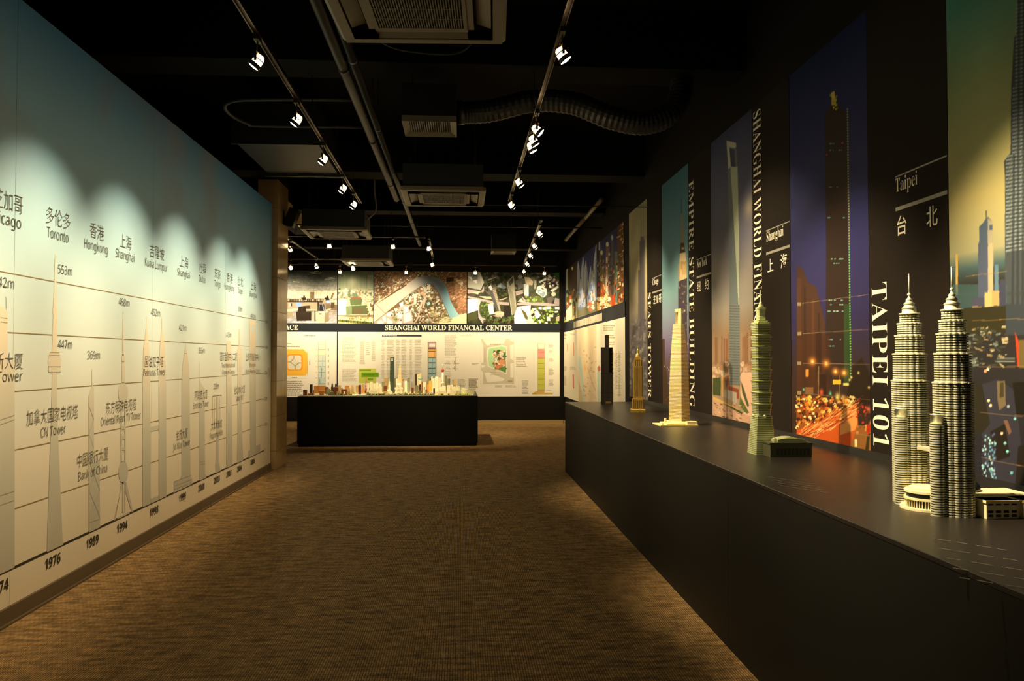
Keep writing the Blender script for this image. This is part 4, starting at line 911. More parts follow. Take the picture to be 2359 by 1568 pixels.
def paint_plan_m(P):
    P.frame(0.29340, 620, 600); P.a[:] = np.array(WHITE)/255; ink = (120, 114, 100)
    P.textlines(575, 690, 600, 800, 20, ink, 0.45, 0.45); P.textlines(575, 690, 850, 950, 12, ink, 0.45, 0.6)
    for x0, x1 in ((715, 748), (805, 835)):
        for k in range(10): P.rect(x0, 630+k*17, x1, 634+k*17, (150, 150, 140), 0.6)
    P.poly([(820, 600), (835, 780), (805, 780)], (190, 188, 176), 0.5); P.rect(715, 630, 748, 795, (200, 190, 180), 0.5); P.textlines(760, 795, 640, 750, 7, ink, 0.4, 0.5); P.textlines(712, 760, 797, 815, 3, ink, 0.5, 0.7)
    P.rect(705, 848, 842, 962, (196, 206, 96)); P.rect(710, 855, 800, 868, (120, 160, 40)); P.rect(726, 878, 862, 914, (110, 166, 30)); P.rect(775, 922, 818, 940, (120, 166, 44)); P.textlines(740, 850, 893, 900, 1, (80, 120, 20), 0.9, 0.8); P.line((765, 905), (765, 960), 3, (190, 110, 50))
    P.rect(888, 585, 1198, 598, (46, 56, 96)); P.textlines(895, 1030, 588, 595, 1, (200, 200, 210), 0.9, 0.9)
    for x0, x1 in ((885, 908), (925, 985), (998, 1028), (1040, 1080), (1103, 1125), (1145, 1200)): P.textlines(x0, x1, 622, 930, 26, ink, 0.4, 0.6)
    ys = [638, 692, 714, 762, 802, 845, 888, 930, 975, 1020]
    tower_diag(P, 1249, 1310, ys, [(176, 136, 170), (236, 180, 110), (240, 190, 120), (170, 204, 216), (166, 200, 214), (160, 196, 212), (160, 196, 212), (160, 196, 212), (160, 196, 212)], (96, 90, 84))
    P.rect(1257, 652, 1303, 678, (236, 232, 222)); P.line((1298, 715), (1298, 760), 4, (214, 110, 60)); P.line((1284, 762), (1280, 930), 5, (110, 150, 176))
    P.textlines(1380, 1478, 585, 750, 20, ink, 0.45, 0.6)
    for x in (1378, 1440):
        for y in (760, 810, 850): P.line((x, y), (x+50, y), 3, (120, 114, 96))
        for xx in (1395, 1410, 1440, 1452): P.rect(xx, 785, xx+5, 805, (120, 114, 96)); P.rect(xx, 830, xx+5, 848, (120, 114, 96))
    P.line((1465, 758), (1465, 865), 4, (120, 114, 96)); P.textlines(1378, 1430, 868, 920, 5, ink, 0.4, 0.5); P.textlines(1500, 1600, 585, 595, 1, (200, 192, 170), 0.9, 0.6)
    P.textlines(1480, 1545, 930, 1020, 8, ink, 0.45, 0.6); P.textlines(1565, 1640, 925, 1015, 8, ink, 0.45, 0.7)
    # site plan and second tower diagram
    P.frame(0.10843, 1080, 750)
    rd = (206, 202, 188)
    P.rect(250, 280, 955, 1235, rd)
    for q in ([(300, 285), (780, 285), (740, 380), (380, 420), (320, 330)], [(870, 285), (955, 285), (955, 350), (880, 320)], [(400, 470), (700, 410), (800, 440), (800, 560), (810, 1010), (790, 1030), (400, 860), (380, 560)], [(870, 420), (955, 400), (955, 740), (880, 700)], [(255, 290), (300, 420), (310, 780), (255, 800)], [(330, 1000), (420, 990), (760, 1130), (720, 1170), (390, 1200)], [(880, 800), (955, 790), (955, 1110), (880, 1090)], [(255, 930), (300, 1000), (300, 1230), (255, 1230)], [(255, 830), (360, 850), (280, 900)]): P.poly(q, WHITE)
    P.poly([(420, 490), (690, 440), (790, 460), (790, 510), (540, 545), (520, 900), (430, 850), (405, 700)], (176, 222, 170))
    P.poly([(540, 545), (790, 510), (790, 1000), (560, 900), (515, 870)], (170, 160, 130)); P.blocks(120, (530, 540, 790, 960), (20, 60), [(96, 86, 60), (222, 216, 196), (206, 140, 96), (120, 150, 96), (190, 100, 70), (70, 90, 56), (236, 230, 214)], 0.2)
    P.ell(690, 770, 60, 50, (222, 150, 110)); P.ell(620, 870, 50, 45, (214, 130, 86)); P.poly([(740, 580), (780, 560), (780, 660), (720, 660)], (70, 130, 80)); P.poly([(690, 880), (780, 850), (780, 1000), (660, 940)], (96, 140, 80)); P.line((560, 930), (790, 1020), 16, (230, 226, 214))
    P.line((255, 1235), (955, 1235), 5, (150, 144, 120)); P.line((955, 280), (955, 1235), 4, (180, 174, 150)); P.textlines(450, 720, 390, 420, 1, (176, 130, 100), 0.7, 0.6); P.textlines(330, 355, 480, 780, 12, (150, 130, 100), 0.6, 0.5); P.textlines(450, 700, 980, 1100, 2, ink, 0.15, 0.5); P.textlines(830, 940, 1155, 1200, 2, (96, 86, 66), 0.4, 0.9)
    for x0, x1, y0, y1, n in ((1000, 1240, 680, 890, 6), (60, 215, 795, 850, 2), (560, 735, 1265, 1315, 2), (780, 1040, 1265, 1315, 2), (1130, 1265, 1165, 1460, 11), (1690, 1800, 390, 470, 3), (1690, 1800, 520, 580, 3), (1690, 1800, 700, 770, 3), (1690, 1800, 910, 1060, 6), (1690, 1800, 1140, 1290, 6), (0, 200, 1135, 1320, 6), (1640, 1770, 1365, 1385, 1)): P.textlines(x0, x1, y0, y1, n, ink, 0.45, 0.75)
    ys = [372, 500, 570, 690, 802, 910, 1025, 1132, 1247, 1360, 1390]
    tower_diag(P, 1460, 1608, ys, [(226, 222, 200), (236, 150, 150), (240, 156, 156), (200, 204, 100), (196, 202, 92), (204, 206, 100), (196, 200, 90), (198, 202, 92), (196, 200, 90), (206, 170, 150)], (130, 120, 40))
    P.poly([(1475, 395), (1595, 395), (1580, 485), (1490, 485)], (240, 238, 230)); P.poly([(1340, 1440), (1420, 1390), (1600, 1385), (1610, 1420), (1800, 1420), (1770, 1455), (1340, 1455)], (206, 176, 90)); P.rect(1345, 1425, 1430, 1450, (200, 140, 50))
    for x in (1500, 1535, 1570): P.line((x, 700), (x, 1350), 5, (160, 160, 60), 0.6)
GI = 'white plan panels on the back wall'
ZI0, ZI1 = 0.625, 2.098
back_panel('plan_panel', X0A, xb(776.5), ZI0, ZI1, 'white panel with a yellow office floor plan and tower section', 'information panel', 320, 160, paint_plan_l, M_PRINTM, group=GI, bg=WHITE)
back_panel('plan_panel', xb(779), xb(1289), ZI0, ZI1, 'long white panel with site plan, text columns and coloured tower sections', 'information panel', 560, 165, paint_plan_m, M_PRINTM, group=GI, bg=WHITE)

# ================================================================== RIGHT WALL, FAR PART
def right_st(y0, y1, z0, z1):
    """y0 = far end (left as seen)"""
    def f(px, py):
        p = onX(px, py, XR); return (y0-p[1])/(y0-y1), (z1-p[2])/(z1-z0)
    return f
def yr(px): return float(onX(px, 800, XR)[1])
def right_panel(name, y0, y1, z0, z1, label, cat, pw, ph, paint, material=M_PRINT, group=None, bg=(128, 128, 128), root=None, board=True, pname='photo_print', dx=0.0, **kw):
    t = root or thing(name, label, cat, (XR, (y0+y1)/2, z0), group)
    if board: part(MB().box(XR+0.0005, XR+0.0068, y1, y0, z0, z1), 'board', M_BOARD, t)
    P = Paint(pw, ph, right_st(y0, y1, z0, z1), bg); paint(P)
    print_grid(pname, P.final(), (XR-dx, y0, z0), (0, -1, 0), (0, 0, 1), y0-y1, z1-z0, t, material, **kw)
    return t
def city_lights(P, reg, n, cols, wd=(2, 6), ht=(8, 40), a=0.9):
    x0, y0, x1, y1 = reg
    for _ in range(n):
        x, y = random.uniform(x0, x1), random.uniform(y0, y1); P.rect(x, y, x+random.uniform(*wd), y+random.uniform(*ht), random.choice(cols), a)
def paint_sk1(P):
    P.frame(0.15311, 1290, 500); P.grad([(0, (70, 50, 30)), (0.45, (96, 66, 36)), (0.7, (110, 96, 60)), (1, (210, 196, 130))])
    P.rect(92, 750, 122, 1110, (206, 196, 150)); P.rect(30, 700, 90, 1500, (40, 40, 70)); P.ell(185, 772, 14, 26, (240, 220, 170)); P.rect(190, 800, 262, 1150, (92, 60, 30))
    city_lights(P, (80, 1080, 270, 1540), 150, [(236, 226, 170), (110, 110, 60), (60, 80, 70), (180, 190, 140), (200, 120, 70)], (6, 26), (20, 90)); P.poly([(95, 1400), (180, 1300), (180, 1530), (95, 1550)], (246, 236, 180)); P.rect(235, 1280, 268, 1520, (246, 230, 160))
def paint_sk2(P):
    P.frame(0.15311, 1290, 500); P.grad([(0, (54, 58, 108)), (0.35, (66, 76, 124)), (0.6, (110, 124, 150)), (1, (150, 146, 120))])
    tw = [(275, 720, 30), (348, 650, 28), (390, 710, 26), (460, 790, 26), (540, 420, 16), (525, 580, 24), (490, 850, 24), (310, 980, 26), (420, 1000, 22), (445, 900, 20)]
    for x, y, w_ in tw: P.poly([(x-w_*0.15, y-50), (x+w_*0.15, y-50), (x+w_, y+140), (x+w_, 1350), (x-w_, 1350), (x-w_, y+140)], (206, 200, 186)); P.rect(x, y+60, x+w_, 1350, (150, 164, 190), 0.7)
    city_lights(P, (262, 1000, 552, 1350), 160, [(226, 214, 190), (120, 136, 170), (90, 90, 80), (236, 190, 150), (150, 170, 206)], (5, 20), (20, 110), 0.7); P.poly([(262, 1420), (552, 1240), (552, 1420), (262, 1500)], (140, 130, 96)); P.blocks(20, (420, 1280, 500, 1400), (14, 40), [(236, 226, 190), (206, 130, 90)], -0.6)
def paint_sk3(P):
    P.frame(0.15311, 1290, 500); P.grad([(0, (46, 48, 100)), (0.4, (58, 70, 120)), (0.6, (120, 100, 70)), (1, (206, 130, 70))])
    P.rect(860, 0, 970, 1400, (120, 76, 34)); P.blocks(60, (860, 80, 970, 1250), (20, 60), [(226, 190, 100), (150, 80, 40), (90, 50, 24), (240, 220, 150)], -0.7, (0.2, 0.5))
    for x0, x1, y, c in ((585, 606, 350, (216, 206, 186)), (606, 650, 510, (74, 52, 44)), (690, 745, 400, (150, 110, 100)), (770, 805, 300, (110, 96, 96)), (820, 862, 520, (120, 140, 120)), (560, 660, 800, (150, 120, 60)), (560, 600, 500, (30, 26, 50))): P.rect(x0, y, x1, 1400, c)
    P.ell(628, 535, 20, 36, (236, 220, 160)); P.ell(712, 410, 22, 36, (236, 220, 180)); P.ell(785, 310, 14, 40, (214, 214, 190)); P.rect(690, 600, 720, 1200, (222, 200, 170)); P.ell(740, 560, 12, 26, (230, 214, 170))
    city_lights(P, (560, 600, 960, 1400), 260, [(240, 190, 110), (226, 110, 60), (90, 50, 30), (246, 226, 170), (170, 120, 60), (120, 130, 110)], (6, 24), (14, 60)); P.rect(565, 985, 625, 1040, (222, 70, 40)); P.poly([(555, 1100), (665, 1050), (665, 1400), (555, 1410)], (206, 90, 50), 0.5); P.rect(770, 1170, 830, 1330, (232, 96, 40), 0.8); P.blocks(50, (555, 1200, 760, 1400), (16, 46), [(250, 236, 190), (240, 196, 120)], -0.8)
GS = 'skyline pictures beyond the counter'
zA, zB = 2.322, 3.50
right_panel('photo_panel', yr(1299), yr(1330.3), zA, zB, 'narrow night picture with one tall white tower beside the room corner', 'photograph', 44, 180, paint_sk1, group=GS, tint=(1, 0.86, 0.66), gamma=1.3, gain=0.85)
right_panel('photo_panel', yr(1330.6), yr(1374.8), zA, zB, 'picture of pale curved skyscrapers under a deep blue sky', 'photograph', 60, 180, paint_sk2, group=GS, tint=(1, 0.86, 0.66), gamma=1.3, gain=0.85)
right_panel('photo_panel', yr(1375.1), yr(1437.5), zA, zB, 'picture of a red and orange neon street at night', 'photograph', 80, 200, paint_sk3, group=GS, tint=(1, 0.86, 0.66), gamma=1.3, gain=0.85)
rbnd = thing('title_band', 'dark title band with a pale word strip above the map panel', 'sign', (XR, 14.5, 2.1))
part(MB().box(XR-0.002, XR+0.0068, yr(1440), yr(1297.5), 2.102, 2.318), 'board', M_BAND, rbnd)
def paint_strip(P):
    P.frame(0.03815, 1310, 710); P.a[:] = np.array((206, 200, 184))/255
    for k in range(16):
        x = 330+k*105; P.rect(x+20, 0, x+55, 1311, random.choice([(176, 168, 140), (150, 142, 120), (190, 176, 160), (140, 134, 110)]), 0.55)
right_panel('strip', yr(1322), yr(1387.5), 2.135, 2.265, '', '', 60, 10, paint_strip, M_PRINTM, root=rbnd, board=False, pname='word_strip', dx=0.004)
def paint_map(P):
    P.frame(0.14035, 1290, 720); P.a[:] = np.array((236, 230, 214))/255; ink = (120, 110, 90)
    P.poly([(310, 200), (600, 150), (600, 1460), (310, 1460)], (232, 214, 184)); P.poly([(310, 700), (345, 740), (375, 1000), (420, 1460), (380, 1460), (350, 1100), (310, 900)], (190, 214, 214)); P.poly([(310, 1100), (360, 1300), (380, 1460), (310, 1460)], (206, 190, 150)); P.poly([(610, 900), (650, 850), (650, 1450), (620, 1450)], (186, 214, 216))
    for k in range(60): P.line((random.uniform(380, 600), random.uniform(400, 1400)), (random.uniform(380, 600), random.uniform(400, 1450)), 3, random.choice([(206, 176, 130), (190, 180, 150), (214, 150, 110)]), 0.3)
    P.blocks(60, (380, 500, 600, 1400), (8, 24), [(196, 140, 96), (206, 176, 120), (160, 150, 120)], 0.5, a=0.6); P.soft(410, 900, 30, 90, (226, 160, 90), 0.6); P.line((450, 900), (580, 1280), 5, (150, 140, 110)); P.ell(640, 920, 22, 46, (206, 110, 90))
    P.line((222, 490), (228, 700), 16, (226, 160, 120)); P.line((220, 1010), (224, 1240), 18, (220, 110, 80)); P.line((120, 510), (122, 640), 12, (230, 180, 140))
    for x0, x1, y0, y1, n in ((75, 115, 880, 960, 5), (170, 260, 885, 940, 4), (70, 110, 1040, 1200, 9), (710, 900, 210, 320, 3), (800, 900, 370, 440, 2), (800, 900, 480, 550, 2), (860, 890, 640, 1440, 36), (905, 940, 640, 1260, 26), (950, 990, 640, 1380, 30), (170, 260, 345, 370, 2), (70, 110, 350, 440, 4)): P.textlines(x0, x1, y0, y1, n, ink, 0.45, 0.7)
right_panel('map_panel', yr(1297.5), yr(1440), ZI0, 2.098, 'white panel with city map and place lists beyond the counter', 'information panel', 170, 200, paint_map, M_PRINTM, bg=WHITE, pname='print')

# ================================================================== TOWER BANNERS BEHIND THE COUNTER
ZB0, ZB1 = 0.965, 3.542
def ztop_grad(P, stops): P.grad(stops)
def paint_b1(P):       # twin-antenna dark tower in haze
    P.grad([(0, (176, 172, 140)), (0.3, (190, 184, 150)), (0.55, (176, 166, 146)), (0.62, (120, 116, 120)), (0.7, (104, 100, 106)), (1, (84, 78, 84))]); P.noise(4, 14, 0.08)
    P.poly([(1473.5, 555), (1484.5, 552), (1484.5, 760), (1486, 940), (1470, 940), (1471.5, 760), (1470.5, 625), (1473.5, 622)], (96, 92, 102)); P.rect(1470, 622, 1473.8, 940, (110, 104, 110)); P.line((1477, 553), (1476.4, 470), 0.8, (128, 124, 116)); P.line((1481.5, 550), (1481.5, 475), 0.8, (128, 124, 116)); P.rect(1475.5, 545, 1483, 555, (104, 98, 100))
    P.blocks(160, (1450, 735, 1492, 945), (2, 7), [(120, 116, 124), (90, 86, 94), (140, 134, 136), (80, 74, 80), (160, 156, 150)], 0, (0.8, 2.2), 0.05, 0.8)
    for y in range(770, 950, 12): P.line((1451, y), (1492, y+4), 0.8, (140, 136, 140), 0.5)
def paint_b2(P):       # stepped art-deco tower under a teal sky
    P.grad([(0, (66, 114, 138)), (0.25, (92, 140, 162)), (0.5, (124, 164, 176)), (0.62, (120, 134, 158)), (0.75, (104, 90, 126)), (0.8, (88, 72, 92)), (1, (56, 44, 40))]); P.frame(0.20408, 1420, 380)
    P.poly([(733, 300), (731, 400), (727, 560), (740, 560), (738, 400)], (58, 88, 84)); P.poly([(730, 550), (743, 550), (750, 690), (760, 890), (728, 890), (728, 690)], (150, 130, 96)); P.poly([(725, 880), (763, 880), (772, 960), (776, 1000), (714, 1000), (718, 940)], (64, 50, 40)); P.rect(733, 930, 765, 955, (190, 170, 130))
    P.poly([(714, 1000), (776, 985), (786, 1090), (788, 1290), (712, 1310), (712, 1110)], (222, 196, 156)); P.poly([(698, 1120), (712, 1110), (712, 1310), (700, 1310)], (176, 150, 112)); P.rect(725, 1090, 786, 1180, (190, 154, 104)); P.rect(740, 1120, 780, 1240, (206, 176, 120))
    P.poly([(698, 1315), (795, 1275), (800, 2900), (690, 2900)], (66, 58, 70)); city_lights(P, (705, 1320, 795, 2500), 90, [(140, 130, 140), (206, 190, 130), (50, 44, 60), (100, 92, 104)], (6, 14), (8, 26))
    P.frame()
    P.poly([(1526, 780), (1532, 780), (1532, 835), (1537, 860), (1540, 945), (1526, 945)], (64, 46, 34)); P.poly([(1560, 830), (1588, 860), (1588, 960), (1545, 960), (1545, 880)], (58, 42, 32)); city_lights(P, (1527, 840, 1588, 955), 40, [(220, 190, 120), (120, 90, 60)], (1, 2.4), (1, 3))
def paint_b3(P):       # wedge tower with sky and construction lots
    P.grad([(0, (72, 78, 116)), (0.2, (92, 96, 128)), (0.4, (118, 118, 138)), (0.62, (158, 152, 146)), (0.7, (150, 126, 104)), (0.8, (158, 132, 108)), (1, (176, 150, 124))]); P.noise(3, 9, 0.10); P.soft(1725, 475, 14, 26, (190, 174, 150), 0.8); P.soft(1650, 620, 20, 40, (176, 166, 154), 0.6); P.soft(1720, 640, 24, 50, (172, 164, 154), 0.6)
    P.frame(0.1594, 1630, 760)
    for x in np.arange(80, 660, 30): P.rect(x, random.uniform(20, 120), x+random.uniform(14, 30), 500, random.choice([(150, 110, 84), (134, 92, 66), (164, 134, 112)]), 0.8)
    P.blocks(140, (80, 470, 660, 700), (16, 60), [(226, 200, 170), (150, 116, 92), (206, 176, 150), (180, 140, 110)], -0.1); P.poly([(80, 690), (190, 680), (190, 950), (80, 930)], (70, 84, 48)); P.poly([(480, 620), (660, 600), (660, 1400), (520, 1200), (470, 900)], (232, 190, 166)); P.poly([(480, 730), (520, 830), (600, 1090), (570, 1100), (500, 900)], (76, 92, 50)); P.poly([(470, 950), (540, 1080), (600, 1190), (540, 1190), (460, 1080)], (92, 108, 54))
    P.poly([(80, 990), (460, 1180), (660, 1260), (660, 1420), (80, 1300)], (206, 166, 140)); P.blocks(90, (80, 1050, 560, 1380), (14, 46), [(120, 90, 70), (232, 200, 176), (96, 76, 60), (190, 140, 120)], 0.4, (0.2, 0.5)); P.line((80, 960), (500, 1200), 26, (60, 70, 30)); P.poly([(80, 950), (260, 1040), (470, 1150), (80, 1000)], (220, 180, 110))
    P.poly([(240, 850), (430, 900), (430, 1060), (240, 960)], (176, 168, 160)); P.poly([(300, 800), (450, 850), (450, 990), (420, 990), (420, 900), (300, 860)], (140, 72, 50)); P.poly([(200, 680), (240, 690), (240, 960), (205, 960)], (206, 160, 100)); P.poly([(245, 680), (320, 640), (320, 800), (290, 790), (270, 830)], (130, 90, 70))
    P.frame(0.5357, 1580, 240)
    P.poly([(175, 158), (215, 168), (222, 270), (228, 560), (233, 1210), (188, 1200), (186, 560), (180, 270)], (112, 124, 132)); P.poly([(192, 270), (222, 270), (228, 560), (230, 860), (226, 860), (200, 400)], (186, 196, 176)); P.poly([(175, 158), (215, 168), (217, 185), (210, 190), (188, 186), (178, 180)], (196, 200, 186)); P.poly([(187, 190), (209, 197), (212, 272), (194, 268)], (72, 74, 108)); P.poly([(175, 165), (187, 190), (194, 270), (183, 280)], (200, 204, 190))
    for k in range(60): P.line((186, 860+k*5.8), (231, 862+k*5.8), 2.4, (70, 72, 74) if k % 2 else (136, 134, 124), 0.8)
def paint_b4(P):       # pagoda tower at night above traffic trails
    P.grad([(0, (22, 34, 84)), (0.3, (38, 46, 104)), (0.5, (48, 48, 108)), (0.7, (44, 38, 84)), (0.82, (52, 38, 40)), (1, (60, 40, 24))])
    P.poly([(1836, 610), (1850, 620), (1862, 650), (1880, 660), (1890, 700), (1900, 740), (1910, 960), (1836, 960)], (68, 44, 34)); P.poly([(1836, 640), (1846, 640), (1846, 960), (1836, 960)], (80, 52, 36)); P.rect(1852, 660, 1857, 900, (54, 34, 28)); P.rect(1870, 690, 1876, 900, (84, 52, 32)); P.rect(1884, 720, 1889, 900, (54, 34, 26))
    P.poly([(1900, 265), (1916, 240), (1918, 205), (1921, 205), (1926, 240), (1942, 252), (1950, 265), (1953, 560), (1962, 880), (1902, 880), (1903, 560)], (44, 30, 26)); P.poly([(1914, 215), (1922, 210), (1926, 240), (1916, 244)], (206, 180, 60))
    P.frame(0.33870, 1560, 0); city_lights(P, (1035, 640, 1085, 740), 30, [(226, 206, 80), (120, 160, 60), (60, 50, 30)], (4, 10), (8, 18)); P.frame()
    for y in np.arange(250, 880, 6.2): P.rect(1950.5+(y-250)*0.012, y, 1953.5+(y-250)*0.012, y+3.4, (170, 180, 70) if y < 560 else (120, 200, 110))
    for y, n in ((330, 5), (345, 4), (430, 3), (500, 3), (595, 5), (605, 4), (690, 5), (700, 3), (715, 6), (780, 6), (795, 5)):
        for k in range(n): x = random.uniform(1905, 1945); P.rect(x, y, x+random.uniform(2, 6), y+2.5, random.choice([(110, 190, 180), (150, 210, 190), (90, 140, 160)]), 0.9)
    P.rect(1944, 700, 1957, 880, (40, 90, 40), 0.6); P.rect(1903, 355, 1906, 358, (230, 60, 50)); P.rect(1938, 328, 1942, 331, (230, 60, 50))
    P.frame(0.19133, 1820, 760)
    P.rect(80, 50, 480, 760, (66, 36, 20), 0.6); P.rect(310, 30, 380, 500, (44, 26, 18), 0.7); P.rect(190, 470, 225, 560, (230, 140, 50)); P.poly([(760, 420), (860, 330), (960, 520), (1050, 700), (1050, 900), (700, 900), (680, 760)], (40, 26, 14)); P.rect(340, 530, 440, 900, (46, 26, 14))
    for x, y in ((270, 375), (435, 400), (545, 495), (648, 510)): P.soft(x, y, 46, 50, (240, 150, 50), 0.9); P.soft(x, y, 14, 18, (255, 244, 190), 1.0)
    P.line((345, 430), (340, 950), 12, (130, 100, 66)); P.line((597, 540), (597, 800), 10, (130, 100, 66))
    P.rect(515, 595, 612, 650, (226, 180, 50)); P.rect(640, 635, 705, 665, (236, 220, 120)); P.soft(375, 750, 20, 34, (220, 70, 40), 0.9); P.soft(482, 770, 16, 40, (90, 200, 160), 1.0); P.soft(165, 712, 14, 18, (90, 220, 190), 1.0); P.rect(185, 685, 280, 765, (130, 90, 50))
    P.rect(80, 930, 480, 1250, (150, 84, 36)); P.blocks(420, (80, 790, 760, 1180), (12, 46), [(246, 206, 110), (206, 110, 40), (96, 44, 16), (250, 230, 170), (160, 70, 24), (226, 160, 60), (60, 30, 12)], -0.4, (0.4, 1.2), 0.6)
    P.soft(230, 830, 34, 40, (246, 220, 90), 0.9); P.soft(570, 800, 30, 50, (250, 226, 120), 0.9); P.soft(640, 805, 26, 30, (255, 200, 120), 0.9)
    P.poly([(80, 1200), (480, 1050), (800, 880), (820, 1150), (700, 1440), (80, 1330)], (206, 90, 30)); P.poly([(600, 1010), (790, 900), (812, 1100), (780, 1200), (600, 1260)], (236, 160, 90))
    for k in range(240):
        t_ = random.random(); x = 100+660*t_; y = 1300-380*t_+random.uniform(-70, 130)
        P.line((x, y), (x+random.uniform(60, 150), y-random.uniform(40, 110)), random.uniform(3, 8), random.choice([(255, 236, 170), (246, 150, 60), (200, 60, 20), (255, 206, 130), (120, 40, 14), (220, 100, 36)]), 0.85)
    P.poly([(700, 1440), (820, 1140), (1055, 1160), (1055, 1560), (700, 1500)], (150, 100, 46)); P.blocks(60, (800, 880, 1050, 1250), (14, 40), [(200, 60, 40), (90, 44, 24), (214, 150, 80), (60, 30, 20), (120, 60, 30)], -1.2, (0.3, 0.8)); P.rect(920, 1130, 965, 1230, (190, 50, 24)); P.rect(775, 1310, 805, 1400, (250, 236, 170)); P.poly([(930, 1260), (960, 1230), (940, 1500), (890, 1500)], (60, 50, 20)); P.soft(940, 945, 26, 30, (240, 110, 90), 0.9); P.poly([(640, 1330), (720, 1250), (720, 1450), (610, 1410)], (232, 90, 30), 0.7)
    for x, y in ((945, 685), (980, 710), (1040, 905), (820, 510), (735, 565), (715, 595), (735, 860)): P.soft(x, y, 14, 16, (250, 236, 170), 1.0)
    for x, y in ((1000, 780), (1010, 880), (380, 740)): P.soft(x, y, 20, 40, (214, 90, 60), 0.8)
    P.frame()
    for xa, ya, xb_, yb in ((1848, 698, 2016, 676), (1850, 768, 2020, 757), (1850, 836, 2020, 839), (1850, 905, 2020, 922), (1950, 993, 2021, 1006)): P.line((xa, ya), (xb_, yb), 1.2, (150, 128, 100), 0.8)
    for y in (700, 768, 836, 904): P.rect(1837, y-4, 1846, y+4, (150, 138, 110), 0.9)
def paint_b5(P):       # ribbed twin tower close up over a street
    P.grad([(0, (44, 108, 112)), (0.12, (70, 136, 130)), (0.3, (136, 150, 108)), (0.5, (176, 166, 114)), (0.6, (150, 150, 120)), (0.63, (64, 88, 96)), (0.66, (44, 42, 40)), (1, (30, 30, 40))])
    P.noise(3, 8, 0.07)
    P.frame(0.39509, 2150, 0)
    P.poly([(490, 0), (900, 0), (900, 1900), (418, 1900), (418, 1040), (412, 940), (450, 890), (455, 500), (470, 220), (485, 200)], (62, 70, 78))
    for k in range(66): y = 20+k*22; x = 470 if y < 500 else (452 if y < 900 else 415); P.line((x+8, y+12), (900, y-60), 9, (140, 156, 158), 0.85)
    for x in (470, 500, 530, 620, 700): P.line((x, 900 if x < 490 else 0), (x-10, 1900), 14, (40, 44, 54), 0.6)
    P.poly([(268, 1320), (290, 1300), (312, 1265), (322, 1265), (345, 1290), (348, 1700), (268, 1700)], (70, 84, 108)); P.poly([(318, 1270), (345, 1290), (348, 1700), (318, 1700)], (150, 146, 130)); P.line((309, 1225), (309, 1275), 8, (90, 96, 96)); P.rect(328, 1310, 345, 1340, (70, 86, 120))
    P.rect(132, 1480, 145, 1720, (190, 160, 90)); P.rect(0, 1700, 900, 1720, (50, 60, 60), 0.5)
    P.frame(0.37658, 2240, 560)
    P.rect(-140, 250, 210, 420, (60, 92, 100), 0.7); P.rect(36, 0, 108, 330, (72, 82, 108)); P.rect(96, 0, 128, 320, (170, 158, 130)); P.rect(136, 130, 160, 300, (86, 116, 140)); P.rect(76, 300, 130, 410, (196, 166, 116)); P.rect(120, 290, 165, 380, (176, 146, 100)); P.rect(0, 330, 76, 400, (66, 68, 92)); P.rect(165, 220, 205, 380, (56, 60, 82)); P.rect(0, 385, 60, 430, (180, 150, 110))
    P.poly([(-140, 400), (205, 380), (205, 540), (-140, 560)], (44, 42, 26)); P.blocks(120, (-120, 500, 210, 760), (10, 46), [(96, 110, 110), (130, 116, 86), (60, 64, 56), (160, 150, 120), (50, 50, 40)], 0.1, (0.15, 0.5)); P.rect(205, 370, 640, 560, (50, 58, 68)); P.poly([(260, 540), (285, 600), (290, 760), (275, 750)], (170, 60, 36)); P.rect(285, 590, 500, 760, (96, 84, 50))
    P.poly([(60, 860), (160, 830), (260, 900), (330, 1500), (60, 1500)], (46, 46, 60)); P.poly([(150, 840), (200, 840), (205, 990), (165, 1020), (155, 960)], (104, 92, 70)); P.rect(168, 850, 192, 940, (60, 56, 40)); P.poly([(245, 850), (500, 830), (500, 1050), (270, 1050)], (24, 22, 18)); P.poly([(-140, 860), (60, 860), (110, 1100), (60, 1160), (-140, 1160)], (36, 34, 26)); P.poly([(110, 1150), (200, 1100), (230, 1300), (150, 1330)], (30, 26, 20)); P.poly([(280, 1240), (400, 1200), (400, 1500), (260, 1500)], (30, 26, 24))
    for _ in range(90): x, y = random.uniform(60, 150), random.uniform(1160, 1460); P.ell(x, y, 6, 8, random.choice([(90, 150, 180), (150, 200, 210), (70, 80, 130), (30, 30, 40)]))
    for x, y, c in ((80, 780, (236, 150, 110)), (95, 770, (240, 220, 190)), (100, 960, (230, 220, 180)), (112, 990, (230, 220, 180)), (180, 1160, (240, 200, 170)), (215, 1270, (120, 220, 220)), (240, 1400, (110, 190, 210)), (200, 1220, (130, 190, 200)), (220, 995, (150, 170, 190)), (260, 1070, (120, 190, 200))): P.ell(x, y, 9, 9, c)
    P.poly([(190, 1080), (215, 1080), (240, 1150), (225, 1170)], (140, 96, 66), 0.7); P.rect(150, 700, 260, 725, (120, 130, 130)); P.rect(150, 706, 260, 716, (40, 40, 40))
    P.frame()
    for xa, ya, xb_, yb in ((2225, 636, 2320, 625), (2240, 738, 2440, 730), (2254, 843, 2440, 844), (2258, 948, 2440, 965), (2260, 1052, 2440, 1090)): P.line((xa, ya), (xb_, yb), 1.5, (150, 120, 80), 0.7)

